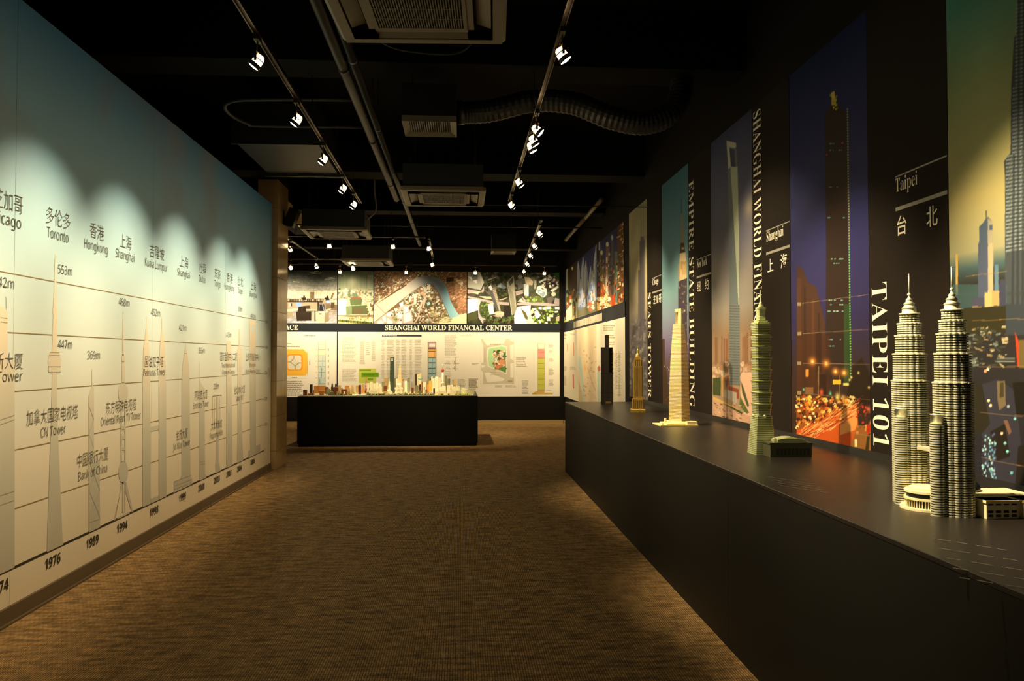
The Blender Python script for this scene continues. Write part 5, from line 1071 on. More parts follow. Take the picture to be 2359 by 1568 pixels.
BAN = [  # photo left px, photo right px, strip right px, paint, grid, title, city, zh, labels
    (1450, 1491.5, 1525.5, paint_b1, (46, 300), ('SEARS TOWER', 2.33), ('Chicago', 1504, 1517.5), (('芝', 1505.5, 1511), ('加', 1511.5, 1517), ('哥', 1518.5, 1524)), 1503, 'hazy photograph banner of a dark tower with twin antennas'),
    (1526, 1587, 1639.5, paint_b2, (64, 380), ('EMPIRE STATE BUILDING', 3.33), ('New York', 1607, 1630), (('纽', 1607.5, 1615), ('约', 1625, 1633.5)), 1606, 'teal sky photograph banner of a stepped spire tower'),
    (1640, 1735.5, 1822, paint_b3, (100, 440), ('SHANGHAI WORLD FINANCIAL CENTER', 3.49), ('Shanghai', 1768, 1807), (('上', 1770, 1783), ('海', 1800, 1815)), 1767, 'daylight photograph banner of a wedge tower with a square opening'),
    (1823, 2003.5, 2189, paint_b4, (170, 640), ('TAIPEI 101', 1.928), ('Taipei', 2067, 2118), (('台', 2070, 2092), ('北', 2138, 2164)), 2067, 'night photograph banner of a pagoda tower above orange traffic trails'),
    (2190, 2480, None, paint_b5, (190, 520), None, None, None, None, 'evening photograph banner of a ribbed round tower above a street')]
DN, ZU = (0, 0, -1), (0, 0, 1)
for pl, pr, sr, pf, (gw, gh), title, city, zh, xr0, lb in BAN:
    y0, y1 = yr(pl), yr(pr)
    t = thing('tower_banner', lb, 'banner', (XR, (y0+y1)/2, ZB0), 'tower banners behind the counter')
    right_panel('', y0, y1, ZB0, ZB1, '', '', gw, gh, pf, root=t, gain=0.78 if pf is paint_b4 else (0.68 if pf is paint_b3 else 0.9))
    if sr is None: continue
    ys = yr(sr)
    part(MB().box(XR+0.0005, XR+0.0068, ys+0.002, y1-0.002, ZB0, ZB1), 'caption_board', mat('caption_board', (28, 22, 18), 0.75, spec=0.12, noise=0.05, nscale=3), t)
    s_, zt = title
    letter('title_lettering', s_, 'serif', (XR-0.001, y1-0.03, zt), DN, (0, -1, 0), zt-1.0, 0.160, M_CREAM, t, -0.010, 1.04)
    c_, a, b = city
    letter('city_lettering', c_, 'serif', (XR-0.001, yr(a), 2.405), (0, -1, 0), ZU, yr(a)-yr(b), 0.075, M_CREAM, t, -0.007)
    for g_, a, b in zh: letter('city_lettering', g_, 'zh', (XR-0.001, yr(a), 2.165), (0, -1, 0), ZU, yr(a)-yr(b), 0.1, M_CREAM, t, 0.006)
    for z_, h_ in ((2.49, 0.004), (2.312, 0.010)):
        part(MB().add([(XR-0.001, yr(xr0), z_-h_), (XR-0.001, ys+0.006, z_-h_), (XR-0.001, ys+0.006, z_+h_), (XR-0.001, yr(xr0), z_+h_)], [(0, 1, 2, 3)]), 'rule', M_GREYINK, t)

# ================================================================== COUNTER
XC, YC0, YC1 = 1.385, 0.4, 10.3
ct = thing('display_counter', 'long black display counter carrying the tower models', 'counter', (1.88, 5.3, 0))
ys = [YC0, 3.98, 7.3, YC1]
for a, b in zip(ys, ys[1:]): part(MB().box(XC, XC+0.018, a+0.001, b-0.001, 0.0, ZC-0.0185), 'front_panel', M_PLINTH, ct)
part(MB().box(XC+0.0185, XR-0.012, YC1-0.018, YC1, 0.0, ZC-0.0185), 'end_panel', M_PLINTH, ct)
part(MB().box(XC+0.0185, XR-0.012, YC0, YC0+0.018, 0.0, ZC-0.0185), 'end_panel', M_PLINTH, ct)
bevel(part(MB().box(XC-0.001, XR+0.007, YC0, YC1, ZC-0.018, ZC), 'top', M_PLINTHTOP, ct), 0.002)
# pale lines of lettering printed on the counter top beside each model (too fine to read)
def top_lines(px0, px1, py0, py1, n, skew):
    mb = MB()
    for k in range(n):
        t = k/max(n-1, 1)
        a = onZ(px0+skew*t, py0+(py1-py0)*t, ZC); b = onZ(px1+skew*t, py0+(py1-py0)*t+(px1-px0)*0.16, ZC)
        d = b-a; L = np.linalg.norm(d); d /= L; nrm = np.array([-d[1], d[0], 0]); x = 0.0
        while x < L*0.96:
            w_ = random.uniform(0.02, 0.06); e = min(x+w_, L); p, q = a+d*x, a+d*e
            mb.add([p-nrm*0.004+[0, 0, 0.0006], q-nrm*0.004+[0, 0, 0.0006], q+nrm*0.004+[0, 0, 0.0006], p+nrm*0.004+[0, 0, 0.0006]], [(0, 1, 2, 3)]); x = e+random.uniform(0.012, 0.03)
    o = part(mb, 'top_lettering', mat('faint_ink', (74, 66, 56), 0.5), ct); o['kind'] = 'stuff'
top_lines(1770, 1880, 1098, 1118, 4, 30); top_lines(1400, 1470, 964, 968, 2, 12); top_lines(1560, 1640, 1006, 1018, 3, 14); top_lines(2150, 2330, 1240, 1330, 5, 60); top_lines(1345, 1352, 942, 945, 2, 6)

# ================================================================== TOWER MODELS
GT = 'tower models on the counter'
M_SILV = mat('model_silver', (232, 232, 208), 0.36, metal=0.6, spec=0.6)
M_SILVD = mat('model_glass', (30, 40, 34), 0.3, metal=0.2)
M_PLATE = mat('model_ivory', (226, 214, 170), 0.45)
def lobes(cx, cy, R, z, n=96, k=8, dep=0.10):
    out = []
    for i in range(n):
        a = 2*PI*i/n; r = R*(1-dep+dep*abs(math.cos(k*a))**0.7); out.append((cx+r*math.cos(a), cy+r*math.sin(a), z))
    return out
def floors(mb, cx, cy, z0, z1, n, R, dep=0.12, k=8, ins=0.86, nn=96):
    h = (z1-z0)/n; rings = []; mis = []
    for i in range(n):
        z = z0+i*h
        rings += [lobes(cx, cy, R, z, nn, k, dep), lobes(cx, cy, R, z+0.55*h, nn, k, dep), lobes(cx, cy, R*ins, z+0.56*h, nn, k, dep), lobes(cx, cy, R*ins, z+0.99*h, nn, k, dep)]
        mis += [0, 0, 1, 0]
    mb.loft(rings, 0, mis=mis[:-1]); return mb
tw = thing('twin_tower_model', 'large silver model of ribbed twin towers with needle spires', 'model', (1.82, 2.9, ZC), GT)
def pet(cx, cy):
    mb = MB(); q = lambda z: ZC+(z-0.92)
    for z0, z1, n, R in ((0.92, 1.405, 54, 0.0690), (1.412, 1.513, 11, 0.0628), (1.519, 1.587, 7, 0.0540), (1.592, 1.636, 5, 0.0450), (1.640, 1.676, 4, 0.0362)): floors(mb, cx, cy, z0, z1, n, R)
    for z, R in ((1.405, 0.0715), (1.513, 0.0655), (1.587, 0.0565), (1.636, 0.047)): mb.loft([lobes(cx, cy, R*0.97, z), lobes(cx, cy, R, z+0.001), lobes(cx, cy, R, z+0.006), lobes(cx, cy, R*0.9, z+0.007)])
    t = part(mb, 'tower', [M_SILV, M_SILVD], tw)
    sp_ = MB().lathe(cx, cy, [(0.0385, 1.676), (0.0385, 1.682), (0.0270, 1.684), (0.0265, 1.696), (0.0255, 1.700), (0.0290, 1.702), (0.0200, 1.710), (0.0185, 1.718), (0.0215, 1.720), (0.0120, 1.729), (0.0115, 1.734), (0.0130, 1.736), (0.0060, 1.744), (0.0038, 1.750), (0.0036, 1.753)], 32)
    sp_.sphere(cx, cy, 1.758, 0.0068, 16, 10).lathe(cx, cy, [(0.0030, 1.762), (0.0024, 1.80), (0.0018, 1.838)], 10).sphere(cx, cy, 1.840, 0.0030, 10, 6)
    subpart(sp_, 'spire', M_SILV, t, tw, True)
def annex(cx, cy, ztop):
    mb = floors(MB(), cx, cy, ZC, ztop-0.035, int((ztop-0.035-ZC)/0.0089), 0.0252, 0.0, 8, 0.93, 32)
    t = part(mb, 'annex_tower', [M_SILV, M_SILVD], tw)
    subpart(MB().lathe(cx, cy, [(0.0215, ztop-0.035), (0.0215, ztop-0.003), (0.0232, ztop-0.003), (0.0232, ztop), (0.004, ztop+0.0005)], 32), 'cap', M_SILV, t, tw, True)
PA, PB = (1.815, 3.04), (1.832, 2.79)
pet(*PA); pet(*PB); annex(1.7535, 3.005, 1.300); annex(1.7560, 2.772, 1.293)
part(MB().box(1.800, 1.845, PB[1]+0.066, PA[1]-0.066, 1.14, 1.152), 'skybridge', M_SILV, tw)
pod = MB()
cxp, cyp = 1.80, 2.905
for R, z0, z1, mi in ((0.098, 0.92, 0.929, 0), (0.076, 0.929, 0.958, 1), (0.084, 0.958, 0.966, 0), (0.074, 0.966, 0.984, 1), (0.083, 0.984, 0.993, 0), (0.066, 0.993, 1.003, 0)):
    pod.lathe(cxp, cyp, [(R, z0), (R, z1)], 40, mi)
for i in range(24):
    a = PI/2+PI*i/24; pod.box(cxp+0.078*math.cos(a)-0.0015, cxp+0.078*math.cos(a)+0.0015, cyp+0.078*math.sin(a)-0.0015, cyp+0.078*math.sin(a)+0.0015, 0.929, 0.958)
part(pod, 'podium', [M_PLATE, M_SILVD], tw)
def win_block(x0, x1, y0, y1, h, name='podium_block'):
    b = MB().box(x0, x1, y0, y1, ZC, ZC+h).box(x0-0.004, x1+0.004, y0-0.004, y1+0.004, ZC+h*0.86, ZC+h)
    t = part(b, name, M_PLATE, tw)
    wn = MB(); n = max(2, int((x1-x0)/0.024))
    for i in range(n):
        xa = x0+(i+0.18)*(x1-x0)/n; xb2 = x0+(i+0.82)*(x1-x0)/n
        for za, zb in ((0.10, 0.24), (0.32, 0.46), (0.74, 0.82)): wn.box(xa, xb2, y0-0.0012, y0+0.001, ZC+h*za, ZC+h*zb, 0)
    subpart(wn, 'windows', M_SILVD, t, tw)['kind'] = 'stuff'
win_block(1.893, 2.012, 2.70, 2.775, 0.066); win_block(2.034, 2.16, 2.70, 2.79, 0.066)
part(MB().box(2.012, 2.034, 2.715, 2.77, ZC, ZC+0.062), 'podium_link', M_PLATE, tw)
part(MB().box(1.905, 2.2, 2.80, 3.02, ZC, ZC+0.045).loft([[(1.93, 2.83, 0.965), (2.19, 2.83, 0.965), (2.19, 3.0, 0.965), (1.93, 3.0, 0.965)], [(1.96, 2.86, 0.985), (2.16, 2.86, 0.985), (2.16, 2.97, 0.985), (1.96, 2.97, 0.985)]]), 'mall_roof', M_PLATE, tw)
dm = MB().lathe(1.96, 2.93, [(0.06*math.cos(k*PI/16), 0.985+0.06*math.sin(k*PI/16)) for k in range(8)]+[(0.002, 1.045)], 24)
part(dm, 'dome', M_SILVD, tw, True)
tw.location.z += 0.0006

# green pagoda tower model
M_PGD = mat('model_jade', (204, 212, 164), 0.38, metal=0.5)
M_PGDD = mat('model_jade_glass', (112, 124, 90), 0.36, metal=0.5)
pg = thing('pagoda_tower_model', 'pale green model of an eight-tiered pagoda tower with podium', 'model', (1.85, 4.66, ZC), GT)
cx, cy = 1.835, 4.655
def oct(h, z, c=0.22):
    k = h*(1-c); return [(cx-k, cy-h, z), (cx+k, cy-h, z), (cx+h, cy-k, z), (cx+h, cy+k, z), (cx+k, cy+h, z), (cx-k, cy+h, z), (cx-h, cy+k, z), (cx-h, cy-k, z)]
bs = MB(); rings = []; mis = []
for i in range(22):
    t0 = i/22; z = ZC+t0*0.235; h = 0.069-0.021*t0; dz = 0.235/22
    rings += [oct(h, z, 0.12), oct(h-0.0005, z+dz*0.62, 0.12), oct(h-0.0022, z+dz*0.64, 0.12), oct(h-0.0025, z+dz*0.98, 0.12)]; mis += [0, 0, 1, 0]
bs.loft(rings, 0, mis=mis[:-1])
part(bs, 'base', [M_PGD, M_PGDD], pg)
for sx, sy in ((-1, 0), (0, -1), (1, 0), (0, 1)):
    b = MB().tube([(cx+sx*0.044, cy+sy*0.044, 1.150), (cx+sx*0.056, cy+sy*0.056, 1.150)], 0.0085, 16)
    part(b, 'roundel', M_PGD, pg, True)
z = 1.155
for i in range(8):
    m_ = MB(); rings = []; mis = []; dz = 0.0695/7
    for k in range(7):
        h = 0.0430+0.0065*k/6; zz = z+k*dz
        rings += [oct(h, zz), oct(h+0.0006, zz+dz*0.6), oct(h-0.0012, zz+dz*0.62), oct(h-0.0010, zz+dz*0.98)]; mis += [0, 0, 1, 0]
    m_.loft(rings, 0, mis=mis[:-1]).loft([oct(0.0515, z+0.0668), oct(0.0530, z+0.0690), oct(0.043, z+0.0697)])
    md = part(m_, 'tier', [M_PGD, M_PGDD], pg)
    z += 0.0697
tp = MB().loft([oct(0.046, 1.7126), oct(0.046, 1.720)]).loft([oct(0.034, 1.720), oct(0.036, 1.735)]).loft([oct(0.022, 1.735), oct(0.0235, 1.752), oct(0.020, 1.754), oct(0.0235, 1.800), oct(0.026, 1.802), oct(0.026, 1.812), oct(0.015, 1.814)])
for sx, sy in ((-1, -1), (1, -1), (-1, 1), (1, 1)): tp.sphere(cx+sx*0.02, cy+sy*0.02, 1.803, 0.005, 8, 6)
tp.lathe(cx, cy, [(0.0165, 1.814), (0.0165, 1.824), (0.012, 1.828), (0.010, 1.840), (0.006, 1.846), (0.005, 1.866), (0.003, 1.868), (0.0022, 1.918)], 16)
part(tp, 'crown', M_PGD, pg)
pb = MB().box(1.812, 2.062, 4.466, 4.580, ZC, ZC+0.082).box(1.808, 2.066, 4.462, 4.584, ZC+0.076, ZC+0.084)
part(pb, 'podium', mat('model_jade_dark', (96, 98, 74), 0.4, metal=0.5), pg)
for i in range(9): part(MB().box(1.852+i*0.023, 1.864+i*0.023, 4.4635, 4.4665, ZC+0.012, ZC+0.05), 'podium_arch', mat('model_arch', (52, 52, 42), 0.5), pg)
rf = MB(); N = 14; lo_, hi_ = [], []
for k in range(N+1):
    t0 = k/N; x = 1.86+0.19*t0; hh = 0.026*math.sin(PI*(0.12+0.88*t0))
    lo_.append((x, ZC+0.084)); hi_.append((x, ZC+0.088+hh))
for (xa, za), (xb2, zb) in zip(hi_, hi_[1:]):
    rf.add([(xa, 4.481, ZC+0.084), (xb2, 4.481, ZC+0.084), (xb2, 4.481, zb), (xa, 4.481, za), (xa, 4.575, ZC+0.084), (xb2, 4.575, ZC+0.084), (xb2, 4.575, zb), (xa, 4.575, za)], [(0, 1, 2, 3), (7, 6, 5, 4), (3, 2, 6, 7), (0, 3, 7, 4), (1, 5, 6, 2)])
part(rf, 'podium_roof', M_PGD, pg)
for k in range(4): part(MB().box(1.862-0.0, 2.045-k*0.012, 4.4745, 4.481, ZC+0.087+k*0.006, ZC+0.0905+k*0.006), 'roof_rib', M_PGD, pg)
part(MB().lathe(1.852, 4.50, [(0.013, ZC+0.084), (0.013, ZC+0.108), (0.010, ZC+0.11)], 16), 'roof_drum', M_PGD, pg)

# wedge tower model
M_WDG = mat('model_gold', (238, 224, 172), 0.48, metal=0.7, noise=0.1, nscale=90)
M_WDGD = mat('model_gold_line', (150, 130, 84), 0.36, metal=0.6)
wd = thing('wedge_tower_model', 'pale gold model of a tapering wedge tower with a slot at its top', 'model', (1.90, 6.68, ZC), GT)
ox, oy, rot = 1.905, 6.70, math.radians(-48.6)
def wv(x, y, z): c, s = math.cos(rot), math.sin(rot); return (ox+x*c-y*s, oy+x*s+y*c, z)
HA = 0.0645; ZW0, ZW1 = 0.955, 1.93
def wring(z):
    """square plan whose two opposite corners sweep in to the diagonal"""
    t = (z-ZW0)/(ZW1-ZW0); k = 1-t**2.0*0.62; a = HA
    b = a*k
    return [wv(-b, -b, z), wv(a, -a, z), wv(b, b, z), wv(-a, a, z)]
mb = MB(); rings = []; mis = []; NF = 70; ZAP = 1.80
for i in range(NF):
    za = ZW0+(ZAP-ZW0)*i/NF; dz = (ZAP-ZW0)/NF
    def ins(r, f): c = np.mean(np.array(r), 0); return [tuple(c+(np.array(p)-c)*f+[0, 0, 0]) for p in r]
    rings += [wring(za), wring(za+dz*0.7), ins(wring(za+dz*0.72), 0.975), ins(wring(za+dz*0.98), 0.975)]; mis += [0, 0, 1, 0]
mb.loft(rings, 0, mis=mis[:-1])
part(mb, 'tower', [M_WDG, M_WDGD], wd)
# the top: two posts and a lintel round the slot
def wseg(u0, u1, z0, z1):
    rr_ = []
    for z in (z0, z1):
        r = [np.array(p) for p in wring(z)]; B, C_, D, A = r
        m0 = lambda u, S: A+(C_-A)*u+(S-(A+C_)/2)*(1-abs(2*u-1))
        rr_.append([tuple(m0(u0, B)), tuple(m0(u1, B)), tuple(m0(u1, D)), tuple(m0(u0, D))])
    return rr_
top = MB()
for u0, u1, z0, z1 in ((0.0, 0.22, ZAP, 1.905), (0.78, 1.0, ZAP, 1.905), (0.0, 1.0, 1.905, ZW1)):
    if u0 == 0 and u1 == 1: top.loft([wring(z0), wring(z1)])
    else:
        a_, b_ = wseg(max(u0, 0.001), min(u1, 0.999), z0, z1); top.loft([a_, b_])
part(top, 'crown', M_WDG, wd)
pl = MB().box(1.70, 2.03, 6.55, 6.83, ZC, ZC+0.008).box(1.76, 1.96, 6.57, 6.81, ZC+0.008, ZC+0.020)
pl.loft([[(1.76+0.03, 6.575, z) for z in (0.94,)]+[(1.93, 6.575, 0.94), (1.93, 6.80, 0.94), (1.79, 6.80, 0.94)], [(1.80, 6.59, 0.955), (1.93, 6.59, 0.955), (1.93, 6.79, 0.955), (1.80, 6.79, 0.955)]])
part(pl, 'podium', mat('model_gold_base', (232, 216, 150), 0.4, metal=0.1), wd)
for x0_, x1_, y0_, y1_, h_ in ((1.935, 2.025, 6.56, 6.62, 0.03), (1.99, 2.025, 6.62, 6.80, 0.026), (1.72, 1.735, 6.58, 6.60, 0.018), (1.775, 1.79, 6.70, 6.72, 0.05)): part(MB().box(x0_, x1_, y0_, y1_, ZC+0.0082, ZC+0.008+h_), 'podium_block', M_PLATE, wd)

# bronze stepped tower model
M_BRZ = mat('model_bronze', (214, 182, 104), 0.38, metal=0.65)
eb = thing('stepped_tower_model', 'bronze model of a stepped art deco tower with a needle', 'model', (1.90, 8.30, ZC), GT)
ex, ey = 1.91, 8.31; rt = math.radians(-14)
def eb_part(name, prof, ribs=0):
    t = part(MB().sq(ex, ey, prof, rt), name, M_BRZ, eb)
    if ribs:
        r = MB(); h0, z0 = prof[0]; z1 = prof[-1][1]; c, s = math.cos(rt), math.sin(rt)
        for side in range(4):
            for k in range(ribs):
                u = -h0+(k+0.5)*2*h0/ribs; a = side*PI/2+rt
                px_, py_ = u, -h0-0.0015
                X_, Y_ = ex+px_*math.cos(a)-py_*math.sin(a), ey+px_*math.sin(a)+py_*math.cos(a)
                r.sq(X_, Y_, [(0.0035, z0+0.002), (0.0035, z1-0.004)], a)
        subpart(r, 'rib', M_BRZ, t, eb)['kind'] = 'stuff'
eb_part('plinth_block', [(0.080, 0.92), (0.080, 0.950), (0.076, 0.954)])
eb_part('lower_tier', [(0.060, 0.954), (0.060, 1.062), (0.058, 1.066)], 6)
eb_part('shoulder', [(0.053, 1.066), (0.053, 1.092)])
eb_part('shaft', [(0.046, 1.092), (0.046, 1.416)], 6)
eb_part('upper_tier', [(0.0415, 1.416), (0.0415, 1.482)], 4)
eb_part('cornice', [(0.044, 1.482), (0.044, 1.488)])
eb_part('upper_block', [(0.034, 1.488), (0.034, 1.512), (0.030, 1.515)])
part(MB().lathe(ex, ey, [(0.027, 1.515), (0.025, 1.535), (0.016, 1.553), (0.012, 1.556), (0.008, 1.592), (0.004, 1.600), (0.003, 1.632)], 16), 'needle', M_BRZ, eb)

# black bundled-tube tower model
M_BLKM = mat('model_black', (62, 57, 50), 0.32, metal=0.4)
bt = thing('tube_tower_model', 'black model of a tower of bundled square tubes', 'model', (1.86, 9.88, ZC), GT)
bx, by, s_ = 1.87, 9.90, 0.050; rt2 = math.radians(-8)
H9 = [[1.44, 1.80, 1.32], [1.64, 1.80, 1.64], [1.32, 1.64, 1.44]]
c, s = math.cos(rt2), math.sin(rt2)
for i in range(3):
    for j in range(3):
        lx, ly = (j-1)*(s_+0.0008), (i-1)*(s_+0.0008)
        X_, Y_ = bx+lx*c-ly*s, by+lx*s+ly*c; zt = H9[i][j]
        tb_ = part(MB().sq(X_, Y_, [(s_/2, ZC), (s_/2, zt)], rt2), 'tube', M_BLKM, bt)
for zb in (1.05, 1.30, 1.62): part(MB().sq(bx, by, [(0.0765, zb), (0.0765, zb+0.012)], rt2) if zb < 1.31 else MB().sq(bx-0.0*c, by, [((0.027, 0.0525), zb), ((0.027, 0.0525), zb+0.010)], rt2), 'band', mat('model_black_band', (22, 21, 20), 0.5), bt)
part(MB().box(bx-0.03, bx+0.04, by-0.0865, by-0.079, ZC+0.005, ZC+0.030), 'entrance', mat('model_brass', (170, 140, 84), 0.35, metal=0.5), bt)

# ================================================================== TABLE AND CITY MODEL
TX0, TX1, TY0, TY1 = -2.765, 0.290, 13.385, 15.40
tt = thing('display_table', 'black box table carrying the white city model', 'table', ((TX0+TX1)/2, (TY0+TY1)/2, 0))
bevel(part(MB().box(TX0, TX1, TY0, TY1, 0.045, ZT), 'body', M_PLINTH, tt), 0.006)
part(MB().box(TX0+0.02, TX1-0.02, TY0+0.02, TY1-0.02, 0.0, 0.045), 'toe_kick', M_BLACK, tt)
cm = thing('city_model', 'scale model of a city district with white and brown towers', 'architectural model', ((TX0+TX1)/2, 14.3, ZT))
Z0 = ZT+0.012
part(MB().box(TX0+0.03, TX1-0.08, TY0+0.02, TY1-0.1, ZT, Z0), 'base_board', mat('model_board', (206, 196, 160), 0.6), cm)
CC = {'w': (236, 230, 206), 'c': (216, 200, 156), 't': (196, 168, 112), 'o': (206, 140, 70), 'b': (124, 72, 42), 'k': (58, 44, 36), 'g': (120, 120, 92), 'm': (92, 42, 28), 'y': (226, 180, 84), 'p': (222, 210, 190), 'v': (140, 146, 124), 's': (150, 150, 140)}
def cmat(k): return mat('model_'+k, CC[k], 0.5)
def bld(x0, x1, yt, key, Y, kind='box', dep=None, name='building'):
    """model building seen between photo columns x0 and x1 with its top at row yt, standing at depth Y"""
    a, b = onY(x0, yt, Y), onY(x1, yt, Y); zt = max(a[2], Z0+0.02); hx = (b[0]-a[0])/2; X = (a[0]+b[0])/2
    hy = dep/2 if dep else max(min(hx, 0.06), 0.02)
    m_ = MB(); h = zt-Z0
    if kind == 'box': m_.sq(X, Y, [((hx, hy), Z0), ((hx, hy), zt-h*0.04), ((hx*0.82, hy*0.82), zt-h*0.04), ((hx*0.82, hy*0.82), zt)])
    elif kind == 'step': m_.sq(X, Y, [((hx, hy), Z0), ((hx, hy), Z0+h*0.3), ((hx*0.75, hy*0.75), Z0+h*0.3), ((hx*0.75, hy*0.75), Z0+h*0.72), ((hx*0.5, hy*0.5), Z0+h*0.72), ((hx*0.5, hy*0.5), zt)])
    elif kind == 'cyl': m_.lathe(X, Y, [(hx, Z0), (hx, zt-0.01), (hx*0.8, zt)], 16)
    elif kind == 'bowl': m_.lathe(X, Y, [(hx*0.55, Z0), (hx*0.7, Z0+h*0.5), (hx, zt-0.004), (hx, zt), (hx*0.85, zt-0.006)], 20)
    elif kind == 'spire': m_.sq(X, Y, [((hx, hy), Z0), ((hx, hy), Z0+h*0.62), ((hx*0.72, hy*0.72), Z0+h*0.64), ((hx*0.62, hy*0.62), Z0+h*0.85), ((hx*0.2, hy*0.2), Z0+h*0.93), ((0.002, 0.002), zt)])
    elif kind == 'arch':
        m_.box(X-hx, X-hx*0.45, Y-hy, Y+hy, Z0, zt).box(X+hx*0.45, X+hx, Y-hy, Y+hy, Z0, zt).box(X-hx*0.45, X+hx*0.45, Y-hy, Y+hy, Z0+h*0.6, zt)
    elif kind == 'slant': m_.add([(X-hx, Y-hy, Z0), (X+hx, Y-hy, Z0), (X+hx, Y+hy, Z0), (X-hx, Y+hy, Z0), (X-hx, Y-hy, zt-h*0.08), (X+hx, Y-hy, zt), (X+hx, Y+hy, zt), (X-hx, Y+hy, zt-h*0.08)], [(0,3,2,1),(4,5,6,7),(0,1,5,4),(1,2,6,5),(2,3,7,6),(3,0,4,7)])
    elif kind == 'round': m_.sq(X, Y, [((hx, hy), Z0), ((hx, hy), zt-0.03), ((hx*0.9, hy*0.9), zt-0.015), ((hx*0.6, hy*0.6), zt-0.004), ((hx*0.2, hy*0.2), zt)])
    return part(m_, name, cmat(key), cm)
B = [(699, 707, 897, 'b', 13.55, 'box'), (714, 720, 885, 'k', 13.7, 'box'), (711, 723, 906, 'b', 13.66, 'box'), (724, 733, 888, 'o', 14.3, 'box'), (734, 750, 888, 'o', 14.4, 'box'), (732.5, 749.5, 900, 'o', 13.6, 'bowl'), (749, 756, 891, 'b', 14.0, 'box'),
     (752, 760, 895, 'v', 13.8, 'box'), (763, 768, 881, 'k', 14.0, 'spire'), (771, 777, 881, 'k', 14.0, 'spire'), (769, 779, 891, 'b', 13.7, 'box'), (760, 768, 900, 'g', 13.6, 'round'), (779, 785, 887, 't', 14.5, 'box'), (787, 799, 896, 'b', 13.75, 'arch'), (795, 804, 888, 'o', 14.6, 'box'),
     (800, 805, 894, 't', 14.2, 'box'), (808, 815, 887, 'y', 14.6, 'step'), (807, 816, 895, 't', 14.0, 'step'), (820, 826, 888, 't', 14.5, 'box'), (825.5, 832, 886, 'm', 13.85, 'cyl'), (833, 840, 885, 't', 14.6, 'box'), (846, 850, 882, 'w', 14.3, 'box'), (852, 859, 879, 'w', 14.2, 'box'), (860, 865, 883, 'w', 14.3, 'box'),
     (866, 872, 881, 'w', 14.2, 'box'), (873, 879, 884, 'w', 14.15, 'box'), (851, 866, 898, 'w', 13.7, 'box'), (866, 876, 895, 'w', 13.72, 'step'), (872, 880, 890, 'w', 13.9, 'box'), (844.5, 850.5, 903, 'v', 13.55, 'cyl'), (884, 891, 886, 'b', 13.8, 'round'), (885, 894, 870, 't', 14.9, 'box'), (880, 885, 880, 'v', 14.8, 'box'),
     (894, 900, 878, 'w', 14.1, 'step'), (892, 906, 900, 'w', 13.75, 'step'), (901, 907, 871, 'w', 14.6, 'box'), (905, 915, 871, 'g', 14.7, 'box'), (912, 916, 872, 'w', 14.4, 'box'), (932, 938, 877, 'w', 14.1, 'round'), (938, 944, 870, 'g', 14.5, 'box'), (939, 943.5, 880, 'v', 14.3, 'box'), (948, 953, 890, 'b', 13.7, 'round'),
     (956, 962, 861, 'k', 14.8, 'box'), (961, 971, 859, 'c', 14.7, 'slant'), (963, 972, 874, 'p', 14.3, 'cyl'), (957, 964, 887, 'g', 14.0, 'box'), (965.5, 969.5, 884, 'k', 13.8, 'slant'), (971, 976, 879, 'b', 14.2, 'box'), (974, 982, 880, 'w', 13.95, 'arch'), (980, 984, 896, 'g', 13.7, 'slant'), (964, 971, 900, 'g', 13.6, 'cyl'), (983, 989, 876, 'g', 14.5, 'box'),
     (985, 991, 868, 'g', 14.9, 'box'), (988, 996, 877, 'y', 14.0, 'box'), (984, 992, 884, 'o', 14.1, 'slant'), (993.5, 997, 865, 'w', 14.5, 'slant'), (997, 1001, 871, 'w', 14.4, 'box'), (1001.5, 1010, 868, 'w', 14.2, 'round'), (1003, 1010.5, 866, 'c', 14.6, 'arch'), (1010, 1016, 869, 'p', 14.5, 'box'), (998, 1002, 894, 'k', 13.7, 'box'),
     (990, 997, 902, 'w', 13.55, 'box'), (1003, 1010, 902, 'w', 13.55, 'box'), (1016, 1020, 876, 'g', 14.3, 'box'), (1024.5, 1030, 865, 'g', 14.8, 'box'), (1028, 1037, 871, 'g', 14.6, 'cyl'), (1042, 1045, 874, 'v', 14.5, 'cyl'), (1045, 1051, 872, 't', 14.6, 'box'), (1057, 1061, 882, 'v', 14.5, 'cyl'),
     (1012, 1018, 891, 'w', 14.0, 'box'), (1019, 1027, 888, 'w', 14.0, 'box'), (1030, 1038, 887, 'w', 13.9, 'box'), (1037, 1044, 886, 'w', 13.95, 'box'), (1044, 1050, 890, 'w', 13.85, 'box'), (1049, 1056, 887, 'w', 13.95, 'step'), (1055, 1059, 889, 'w', 13.9, 'box'), (1012, 1028, 899, 'w', 13.65, 'box'), (1032, 1050, 897, 'w', 13.6, 'step'), (1062, 1070, 893, 'w', 14.0, 'box'), (1069, 1076, 895, 'w', 13.95, 'box'), (1050, 1059, 898, 'w', 13.65, 'box')]
for x0, x1, yt, key, Y, kd in B: bld(x0, x1, yt, key, Y, kd)
# low blocks between the towers
for _ in range(70):
    x = random.uniform(700, 1065); Y = random.uniform(13.55, 15.2); wdt = random.uniform(3, 7)
    p = onY(x, 900, Y); yt = 825+(1.5-(Z0+random.uniform(0.02, 0.075)))*F_PX/Y
    bld(x, x+wdt, yt, random.choice('wwccptsv') if x > 840 else random.choice('tobcc'), Y, 'box', dep=random.uniform(0.03, 0.08))
